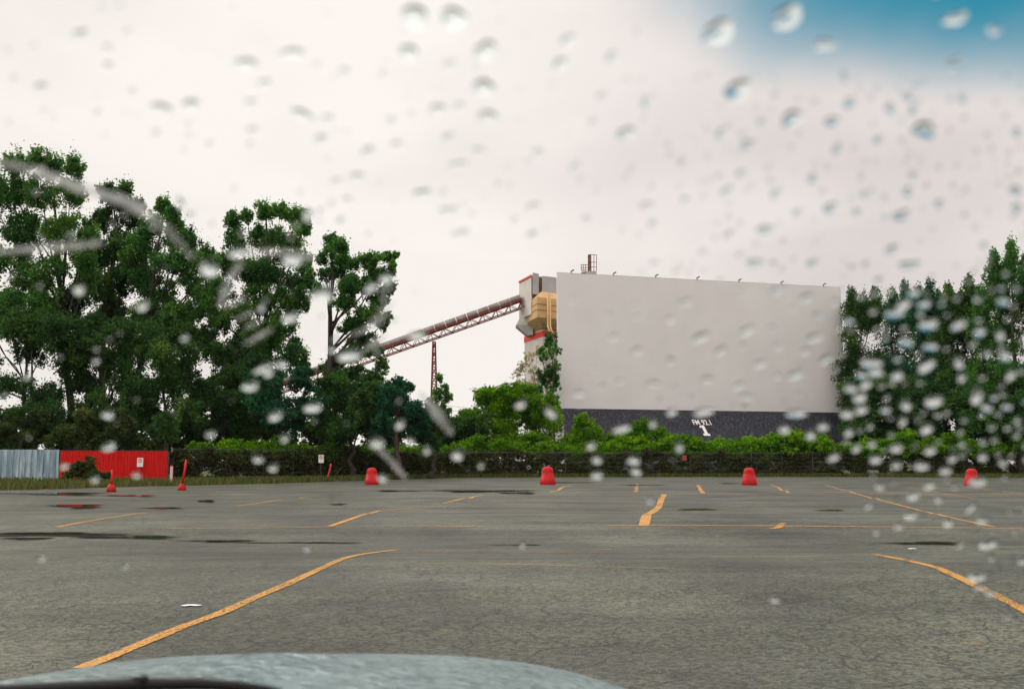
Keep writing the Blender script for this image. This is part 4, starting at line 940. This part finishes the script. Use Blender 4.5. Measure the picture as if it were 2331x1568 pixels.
k.add(rv, [(j*5+i,j*5+i+1,j*5+i+6,j*5+i+5) for j in range(19) for i in range(4)]); k.build('dashboard', trim, car, smooth=True)
# wiper resting at the foot of the glass
def wsp(x, y, off): X, tt = ws_hit(x, y); return ws(X,tt)+ws_n(X,tt)*off
pts = [wsp(x,y+13,.002) for x,y in [(-220,1572),(-60,1564),(60,1560),(200,1555),(330,1550),(460,1549),(560,1556),(640,1568)]]
k = MB(); k.tube(pts,[.003,.004,.0045,.005,.005,.0045,.004,.003],8); wp = k.build('wiper_blade', M['rubber'], car, smooth=True)
k = MB(); k.tube([wsp(330,1556,.004), wsp(200,1590,.008), wsp(40,1640,.01)],[.003,.004,.006],8); k.build('wiper_arm', M['rubber'], wp, smooth=True)

# ------------------------------------------------------------------ raindrops on the windscreen
wm = bpy.data.materials.new('rain_water'); wm.use_nodes = True; t = wm.node_tree; t.nodes.clear()
gb = N(t,'ShaderNodeBsdfGlass'); gb.inputs['IOR'].default_value = 1.33; gb.inputs['Roughness'].default_value = .0; gb.inputs[0].default_value = (0.97,1,0.99,1)
om = N(t,'ShaderNodeOutputMaterial'); L(t,gb.outputs[0],om.inputs['Surface']); M['water'] = wm
sm_ = bpy.data.materials.new('water_smear'); sm_.use_nodes = True; t = sm_.node_tree; t.nodes.clear()
gb = N(t,'ShaderNodeBsdfGlass'); gb.inputs['IOR'].default_value = 1.33; gb.inputs['Roughness'].default_value = .3; tr = N(t,'ShaderNodeBsdfTransparent'); ms = N(t,'ShaderNodeMixShader')
g = N(t,'ShaderNodeTexCoord'); n = N(t,'ShaderNodeTexNoise'); n.inputs['Scale'].default_value = 60; n.inputs['Detail'].default_value = 4; L(t,g.outputs['Object'],n.inputs['Vector'])
mr_ = N(t,'ShaderNodeMapRange'); L(t,n.outputs[0],mr_.inputs[0]); mr_.inputs[1].default_value = .35; mr_.inputs[2].default_value = .65; mr_.inputs[3].default_value = .14; mr_.inputs[4].default_value = .46
L(t,mr_.outputs[0],ms.inputs[0]); L(t,tr.outputs[0],ms.inputs[1]); L(t,gb.outputs[0],ms.inputs[2]); om = N(t,'ShaderNodeOutputMaterial'); L(t,ms.outputs[0],om.inputs['Surface']); M['smear'] = sm_
def outward(vs, fs, n):
    f = fs[len(fs)//3]; f = fs[0] if len(f) > 3 else f
    a, b_, c_ = (Vector(vs[i]) for i in fs[0][:3])
    return fs if (b_-a).cross(c_-a).dot(n) > 0 else [tuple(reversed(f)) for f in fs]
def drop_mesh(x, y, a, b, th, ratio, seed):
    rs = random.Random(seed); ph = [rs.uniform(0,6.28) for _ in range(3)]; NR, NA = 7, 26
    X0, t0 = ws_hit(x, y); c = ws(X0,t0)
    ct, st_ = math.cos(math.radians(th)), math.sin(math.radians(th)); rim = []
    for j in range(NA):
        f = 2*math.pi*j/NA; w = 1+.10*math.sin(2*f+ph[0])+.07*math.sin(3*f+ph[1])+.03*math.sin(5*f+ph[2])
        px_, py_ = a*math.cos(f)*w, b*math.sin(f)*w
        rim.append(ws_hit(x+px_*ct-py_*st_, y-(px_*st_+py_*ct)))
    R = sum((ws(*r)-c).length for r in rim)/NA; Rm = min((ws(*r)-c).length for r in rim); H = ratio*min(R, Rm*1.25)
    vs = [c+ws_n(X0,t0)*(H+.0004)]; 
    for i in range(1, NR+1):
        f = (i/NR)**.8
        for (rx,rt_) in rim:
            X, tt = X0+(rx-X0)*f, t0+(rt_-t0)*f; vs.append(ws(X,tt)+ws_n(X,tt)*(.0004+H*(1-f**2.2)))
    fs = [(0,1+j,1+(j+1)%NA) for j in range(NA)]
    for i in range(NR-1):
        for j in range(NA): p_ = 1+i*NA; fs.append((p_+j,p_+NA+j,p_+NA+(j+1)%NA,p_+(j+1)%NA))
    n = len(vs); base = 1+(NR-1)*NA
    for j in range(NA): vs.append(vs[base+j])
    vs.append(c+ws_n(X0,t0)*.0004)
    for j in range(NA): fs.append((n+NA, n+(j+1)%NA, n+j))
    fs = outward(vs, fs, ws_n(X0,t0))
    me = bpy.data.meshes.new('raindrop'); me.from_pydata([tuple(v-c) for v in vs], [], fs)
    me.polygons.foreach_set('use_smooth', [i < len(fs)-NA for i in range(len(fs))]); me.update()
    return me, c
special = {
 (1635,76):'largest raindrop near the top, white centre, left of the blue sky', (1791,42):'big raindrop with a white centre at the edge of the blue sky', (1679,208):'raindrop with a dark arc on top, below the two big drops left of the blue',
 (2103,300):'round teal-rimmed raindrop below the blue sky patch', (1803,272):'round grey raindrop left of the teal-rimmed drop', (2175,44):'long pale slanting raindrop inside the blue sky patch', (2263,72):'small pale raindrop near the corner of the blue sky',
 (2171,148):'pale raindrop at the lower edge of the blue sky', (944,40):'tall faint raindrop at the top edge, left of its twin', (1034,43):'tall faint raindrop at the top edge, right of its twin', (1106,119):'upper of three round faint drops stacked in the middle sky',
 (1102,202):'middle of three round faint drops stacked in the middle sky', (1110,270):'lowest of three round faint drops stacked in the middle sky', (1426,306):'brownish hooked raindrop in the middle sky', (180,84):'raindrop alone in the upper left corner of the sky',
 (560,148):'arched dark raindrop in the left sky, left of a similar one', (664,124):'wide arched raindrop in the left sky, right of a similar one', (368,248):'left one of two touching drops in the left sky', (432,240):'right one of two touching drops in the left sky',
 (688,264):'wide slanting raindrop above the middle poplar', (545,575):'bright oval raindrop over the shoulder of the middle poplar', (475,612):'bright round raindrop in the sky gap left of the middle poplar', (665,592):'bright raindrop over the right side of the middle poplar',
 (735,672):'bright ragged raindrop where the bare trunk meets its crown', (795,810):'bright flat raindrop low on the wind-blown poplar', (950,765):'faint flat raindrop over the conveyor', (857,1009):'bright raindrop over the ivy above the left drum',
 (1042,1037):'bright raindrop over the fence between the left drums', (247,1018):'bright raindrop on the top edge of the red fence', (711,929):'bright raindrop over the dark trees above the post sign', (1601,939):'pale raindrop on the lower edge of the screen above the numeral',
 (1813,943):'wide pale raindrop on the lower edge of the screen right of the numeral', (2249,1239):'large pale raindrop low on the right over the asphalt', (2227,1098):'pale raindrop covering the foot of the rightmost red drum'}
D = [ # x, y, a, b, angle
 (1635,76,44,26,20),(1791,42,38,28,25),(1679,208,34,24,15),(1803,272,25,20,30),(1895,280,18,15,10),(2103,300,30,22,15),(2175,44,36,13,15),(2263,72,17,12,0),(2171,148,22,15,20),(2191,224,9,12,0),(1935,236,18,10,40),(2067,222,13,11,0),(2027,248,11,14,0),(2079,252,12,9,50),(1735,280,10,9,0),(1643,304,18,9,25),(1703,332,20,12,20),(1907,340,16,9,45),(1999,320,12,9,20),(1471,236,12,13,0),(1851,408,12,10,0),(1655,436,17,8,25),(1767,442,16,8,20),(1891,474,20,10,15),(2067,438,15,10,10),(2053,492,23,12,20),(2139,466,12,9,30),(1967,444,10,7,20),(1815,486,13,7,20),(1951,484,10,7,20),(1743,524,24,9,12),(1659,536,16,7,25),(1471,470,17,8,8),(2315,304,12,11,0),(2311,436,16,11,0),(2315,476,12,11,0),(2079,400,10,8,0),(1923,176,9,13,20),(1687,396,14,7,20),(1875,104,26,14,0),
 (944,40,30,30,0),(1034,43,30,28,0),(930,122,24,18,0),(1106,119,30,24,10),(1102,202,26,22,0),(1110,270,25,18,0),(994,252,22,12,10),(1045,245,12,9,30),(1023,151,18,9,30),(782,166,13,10,0),(1293,94,20,12,40),(1275,148,16,14,30),(1394,133,15,12,40),(1426,306,24,14,20),(1019,317,17,9,30),(1041,378,22,9,5),(836,347,18,9,25),(811,403,20,8,0),(958,443,20,9,15),(1020,481,22,9,5),(1214,472,17,8,15),(1470,474,0,0,0),(1552,371,10,7,0),(1308,385,12,8,20),(1372,220,12,8,20),(901,331,14,8,20),(1091,346,15,8,0),(1225,349,12,9,0),(1048,533,22,7,8),(1210,536,14,7,25),(890,277,11,8,0),
 (180,84,24,13,20),(560,148,30,14,0),(664,124,32,12,0),(368,248,27,12,-12),(432,240,25,11,5),(688,264,32,12,-18),(744,272,15,8,10),(728,320,20,9,30),(764,414,16,6,10),(92,200,18,10,5),(600,192,17,9,15),(568,236,16,7,20),(572,298,14,7,0),(244,112,14,8,0),(244,152,13,8,0),(720,150,10,6,20),(475,330,9,6,10),(300,210,10,6,0),
 (1720,600,22,9,5),(2030,570,19,9,22),(2070,605,27,10,5),(1940,610,10,6,10),(1850,600,16,7,20),(2000,640,12,7,20),(1560,455,11,6,10),(1335,500,10,6,10),(1490,600,10,5,20),(1600,575,10,5,20),(2240,560,10,7,20),(1640,640,9,5,20),
 (545,575,26,13,8),(475,612,24,18,-20),(665,592,21,16,-10),(660,724,17,10,0),(735,672,26,17,20),(795,810,28,11,3),(950,765,24,7,8),(711,929,17,10,5),(1042,1037,13,11,0),(857,1009,14,12,0),(247,1018,16,8,0),(325,697,15,9,15),(600,838,22,8,28),(570,880,18,10,5),(880,635,16,12,25),(612,848,14,8,20),(420,770,9,6,20),(640,830,10,8,-30),(180,660,14,10,10),(700,490,11,15,10),(410,465,8,16,10),(845,655,16,8,30),(790,455,12,6,0),(960,440,20,8,5),
 (1595,770,22,8,20),(1700,755,18,7,20),(1765,665,14,7,30),(1835,680,14,8,20),(1640,800,14,7,20),(1487,875,16,6,0),(1317,897,15,6,5),(1395,770,12,6,20),(1855,770,18,8,20),(1860,720,14,6,10),(1730,830,16,7,20),(1560,690,16,6,20),(1450,800,12,6,20),(1810,855,20,8,15),(1880,820,16,8,25),(1680,880,14,6,20),(1525,730,12,6,20),(1770,790,12,6,20),(1610,865,14,6,10),(1900,690,10,6,20),(1700,905,14,6,5),
 (2114,740,22,11,10),(2183,740,17,10,30),(1983,828,25,10,0),(1994,847,15,12,20),(2109,834,20,11,25),(2044,855,16,9,28),(2183,826,13,12,0),(2277,764,12,10,45),(2229,757,13,10,0),(2288,810,12,12,0),(2063,780,15,10,10),(2119,791,16,8,15),(2125,915,21,11,20),(2224,900,15,18,-20),(1937,885,13,10,10),(1970,877,13,9,20),(1961,855,12,8,0),(1959,906,16,10,20),(2079,668,14,9,30),(2055,697,18,10,30),(2103,695,14,8,10),(2285,687,12,11,0),(2036,716,20,9,5),(2189,861,12,7,50),(2301,855,13,9,50),(2063,922,13,11,20),(1961,933,15,9,20),(1927,943,14,10,0),(2247,928,12,10,0),(2109,977,16,10,25),(1785,978,12,9,20),(1846,991,11,10,0),(1874,971,12,9,0),(1933,984,12,8,40),(1950,1020,13,7,35),(1986,1012,8,7,20),(2042,1020,15,9,30),(2118,1026,13,9,30),(1899,1041,14,8,25),(1993,1047,12,9,0),(2042,1059,12,8,10),(2098,1062,15,9,5),(2168,1045,10,8,30),(2238,1040,12,8,30),(2283,1054,10,8,0),(2154,1072,13,8,10),(2003,1107,12,8,10),(2115,1107,12,8,20),(2227,1098,21,8,15),(2079,1129,17,8,15),(2137,1138,9,6,30),(2073,1174,14,8,20),(2157,1190,15,9,5),(2238,1185,13,8,10),(2210,1157,14,6,40),(2249,1239,22,10,3),(2258,1269,8,8,0),(2190,1012,8,6,40),(2056,958,13,8,60),(2223,1315,20,8,5),(2230,1336,13,7,30),(2255,1349,13,7,-20),(2293,1403,9,6,40),(1765,1367,11,5,0),
 (1359,1048,12,7,5),(1442,1050,13,8,5),(1448,1074,12,8,5),(1416,977,20,7,18),(1601,939,21,8,5),(1546,1017,9,11,0),(1347,1015,12,7,20),(1359,1083,14,7,0),(1529,939,12,7,0),(1186,922,13,7,30),(1253,939,18,8,-45),(1486,965,9,8,0),(1813,943,22,8,3),(627,948,18,8,18),(910,967,11,9,40),(648,998,9,8,0),(972,1025,10,8,0),(871,1090,11,7,0),(934,1006,9,6,0),(622,1066,11,7,0),(586,1047,12,6,0),(478,989,12,6,0),(216,1092,11,6,0),(144,1063,10,5,0),(310,1083,9,5,0),(245,946,12,8,0),(90,1272,10,6,0),(280,1290,10,5,0),(480,1340,9,6,0),(1190,1240,9,6,0),(700,1250,8,5,0),(1095,1060,8,6,0),(1480,1140,9,6,0)]
D = [d for d in D if d[2] > 0]
zones = [((1960,2480,1110,1240),7,'pale raindrop over the asphalt at the lower right','raindrops over the lower right asphalt'),((1900,2480,640,960),12,'small pale raindrop in the dense swarm over the right-hand trees','rain swarm over the right trees'),
         ((1900,2480,950,1110),8,'small pale raindrop in the swarm over the right end of the fence','rain swarm over the fence'),
         ((2100,2480,1110,1440),5,'small pale raindrop over the asphalt at the lower right','raindrops over the lower right asphalt'),
         ((1450,2480,-40,640),22,'small grey raindrop against the right half of the sky','raindrops on the right sky'),
         ((0,1450,-40,560),22,'small faint raindrop against the left half of the sky','raindrops on the left sky'),
         ((1280,1915,640,930),10,'faint raindrop in front of the white screen','raindrops over the screen'),
         ((0,1000,480,980),6,'small pale raindrop over the left trees','raindrops over the left trees')]
rs = random.Random(21)
for (x0,x1,y0,y1), n, lab, grp in zones:
    made = 0; tries = 0
    while made < n and tries < 900:
        tries += 1
        x, y = rs.uniform(x0,x1), rs.uniform(y0,y1)
        if all(math.hypot(x-d[0], (y-d[1])*1.3) > 26+d[2]*.5 for d in D):
            a = rs.uniform(6, 11); D.append((x, y, a, a*rs.uniform(.5,.8), rs.choice([0,10,20,30,40]))); made += 1
dry = {}
extra_labels = [((1900,2600,600,950),'small pale raindrop in the dense swarm over the right-hand trees','rain swarm over the right trees'),
  ((1740,2600,950,1100),'pale raindrop in the swarm over the right end of the fence','rain swarm over the fence'),
  ((1990,2600,1100,1700),'pale raindrop over the asphalt at the lower right','raindrops over the lower right asphalt'),
  ((1450,2600,-80,660),'grey raindrop against the right half of the sky','raindrops on the right sky'),
  ((740,1450,-80,660),'faint raindrop against the middle of the sky','raindrops on the middle sky'),
  ((-80,740,-80,440),'faint raindrop against the left part of the sky','raindrops on the left sky'),
  ((1270,1922,620,935),'faint raindrop in front of the white screen','raindrops over the screen'),
  ((-80,1000,430,1000),'pale raindrop over the left trees','raindrops over the left trees'),
  ((1000,1900,640,1110),'pale raindrop over the bushes and fence below the screen','raindrops over the middle bushes and fence'),
  ((-80,1000,1000,1110),'faint raindrop over the left fences','raindrops over the left fences'),
  ((-80,2000,1100,1700),'faint dark raindrop over the asphalt of the lot','raindrops over the asphalt')]
for i, (x, y, a, b, th_) in enumerate(D):
    me, c = drop_mesh(x, y, a*(1.08 if y > 640 else .95), b*(1.1 if y > 640 else .97), th_, rs.uniform(.46,.62) if y > 640 and not (1270 < x < 1920 and y < 930) else rs.uniform(.28,.44), i)
    o = place('raindrop', me, M['water']); o.location = c
    lab = special.get((x,y))
    if lab: tag(o, lab, 'raindrop', 'raindrops on the windscreen')
    else:
        for (x0,x1,y0,y1), lab, grp in extra_labels:
            if x0 <= x <= x1 and y0 <= y <= y1: tag(o, lab, 'raindrop', grp); break
        else: tag(o, 'stray raindrop near the edge of the windscreen', 'raindrop', 'stray raindrops')
# the finest spray, too many to count, as one film of tiny drops
V_, F_ = [], []
def fine(x0, x1, y0, y1, n, r0, r1):
    made = 0; tr_ = 0
    while made < n and tr_ < 4000:
        tr_ += 1; x, y = rs.uniform(x0, x1), rs.uniform(y0, y1)
        if any(math.hypot(x-d[0], (y-d[1])*1.3) < 12+d[2] for d in D): continue
        a = rs.uniform(r0, r1); D.append((x, y, a, a*.7, 30)); made += 1
        me, c = drop_mesh(x, y, a, a*rs.uniform(.5,.75), rs.choice([10,20,30,40]), rs.uniform(.2,.34), 900+made)
        b = len(V_); V_.extend([tuple(v.co+c) for v in me.vertices]); F_.extend([tuple(i+b for i in p.vertices) for p in me.polygons]); bpy.data.meshes.remove(me)
fine(1420, 2480, 160, 640, 150, 4.5, 8); fine(0, 1420, -20, 560, 70, 4, 8); fine(1915, 2480, 640, 1110, 110, 5, 9); fine(1280, 1915, 640, 930, 30, 4, 8); fine(1990, 2480, 1110, 1400, 45, 4, 8); fine(0, 1000, 500, 1000, 30, 4, 7); fine(0, 2000, 1110, 1450, 25, 3, 6)
me = bpy.data.meshes.new('fine_spray'); me.from_pydata(V_, [], F_); me.polygons.foreach_set('use_smooth', [len(f) == 4 for f in F_]); me.update()
tag(place('fine_spray', me, M['water']), 'fine spray of tiny raindrops dotted over the whole windscreen', 'rain spray', kind='stuff')
# smeared streaks of water left by the wiper
def streak(pts, w, ratio, label, grp='water streaks on the windscreen'):
    P = [Vector((x,y,0)) for x,y in pts]; Q = []
    for i in range(len(P)-1):
        p0,p1,p2,p3 = P[max(i-1,0)],P[i],P[i+1],P[min(i+2,len(P)-1)]
        for s in range(5):
            f = s/5; Q.append(.5*((2*p1)+(p2-p0)*f+(2*p0-5*p1+4*p2-p3)*f*f+(3*p1-p0-3*p2+p3)*f**3))
    Q.append(P[-1]); n = len(Q); NA = 9; vs = []; fs = []
    for i, q in enumerate(Q):
        d = (Q[min(i+1,n-1)]-Q[max(i-1,0)]); d.normalize(); nr = Vector((-d.y,d.x,0)); f = i/(n-1); ww = w*(math.sin(math.pi*min(1,max(0,f*.94+.03)))**.45)*(1+.2*math.sin(i*2.1)+.12*math.sin(i*.9+x))
        pa = ws(*ws_hit(q.x-nr.x*ww,q.y-nr.y*ww)); pb = ws(*ws_hit(q.x+nr.x*ww,q.y+nr.y*ww)); H = ratio*(pb-pa).length/2
        for j in range(NA):
            g = j/(NA-1)*2-1; X, tt = ws_hit(q.x+nr.x*ww*g, q.y+nr.y*ww*g); vs.append(ws(X,tt)+ws_n(X,tt)*(.0004+H*(1-g*g)))
        for j in (0,NA-1): vs.append(vs[i*(NA+2)+j])
    S = NA+2
    for i in range(n-1):
        for j in range(NA-1): a = i*S+j; fs.append((a,a+S,a+S+1,a+1))
        a = i*S+NA; fs.append((a+1,a+S+1,a+S,a))
    fs = outward(vs, fs, ws_n(*ws_hit(Q[0].x,Q[0].y)))
    me = bpy.data.meshes.new('water_streak'); me.from_pydata([tuple(v) for v in vs], [], fs); me.polygons.foreach_set('use_smooth',[True]*len(fs)); me.update()
    return tag(place('water_streak', me, M['smear']), label, 'water streak', grp)
streak([(-20,368),(60,385),(130,410),(210,438),(290,462),(350,500),(400,545),(440,590)], 12, .045, 'long pale curved water streak across the left treetops')
streak([(-20,575),(90,567),(180,560),(232,553)], 8, .05, 'thin flat water streak over the far left trees')
streak([(560,577),(640,575),(720,592)], 7, .05, 'short thin streak behind the bright drops on the middle poplar')
streak([(955,895),(985,930),(1010,965),(1030,990)], 11, .06, 'diagonal water streak over the bushes below the lattice tower')
streak([(845,1010),(885,1045),(925,1092)], 7, .04, 'faint diagonal streak right of the left red drum')
streak([(550,600),(520,640),(500,700)], 9, .05, 'short steep streak left of the middle poplar')
for i, (x, y, l) in enumerate([(828,752,28),(852,742,22),(866,722,24),(880,700,20),(845,790,26),(520,665,22),(535,690,26),(556,720,22),(575,740,24),(600,760,20),(575,775,22),(860,775,20),(880,660,18)]):
    streak([(x-l,y+l*.45),(x,y),(x+l,y-l*.5)], 4.2, .16, 'fine slanting scratch of water smeared by the wiper over the left trees', 'fine wiper smears over the left trees')
print('raindrops', sum(o.name.startswith('raindrop') for o in bpy.data.objects))
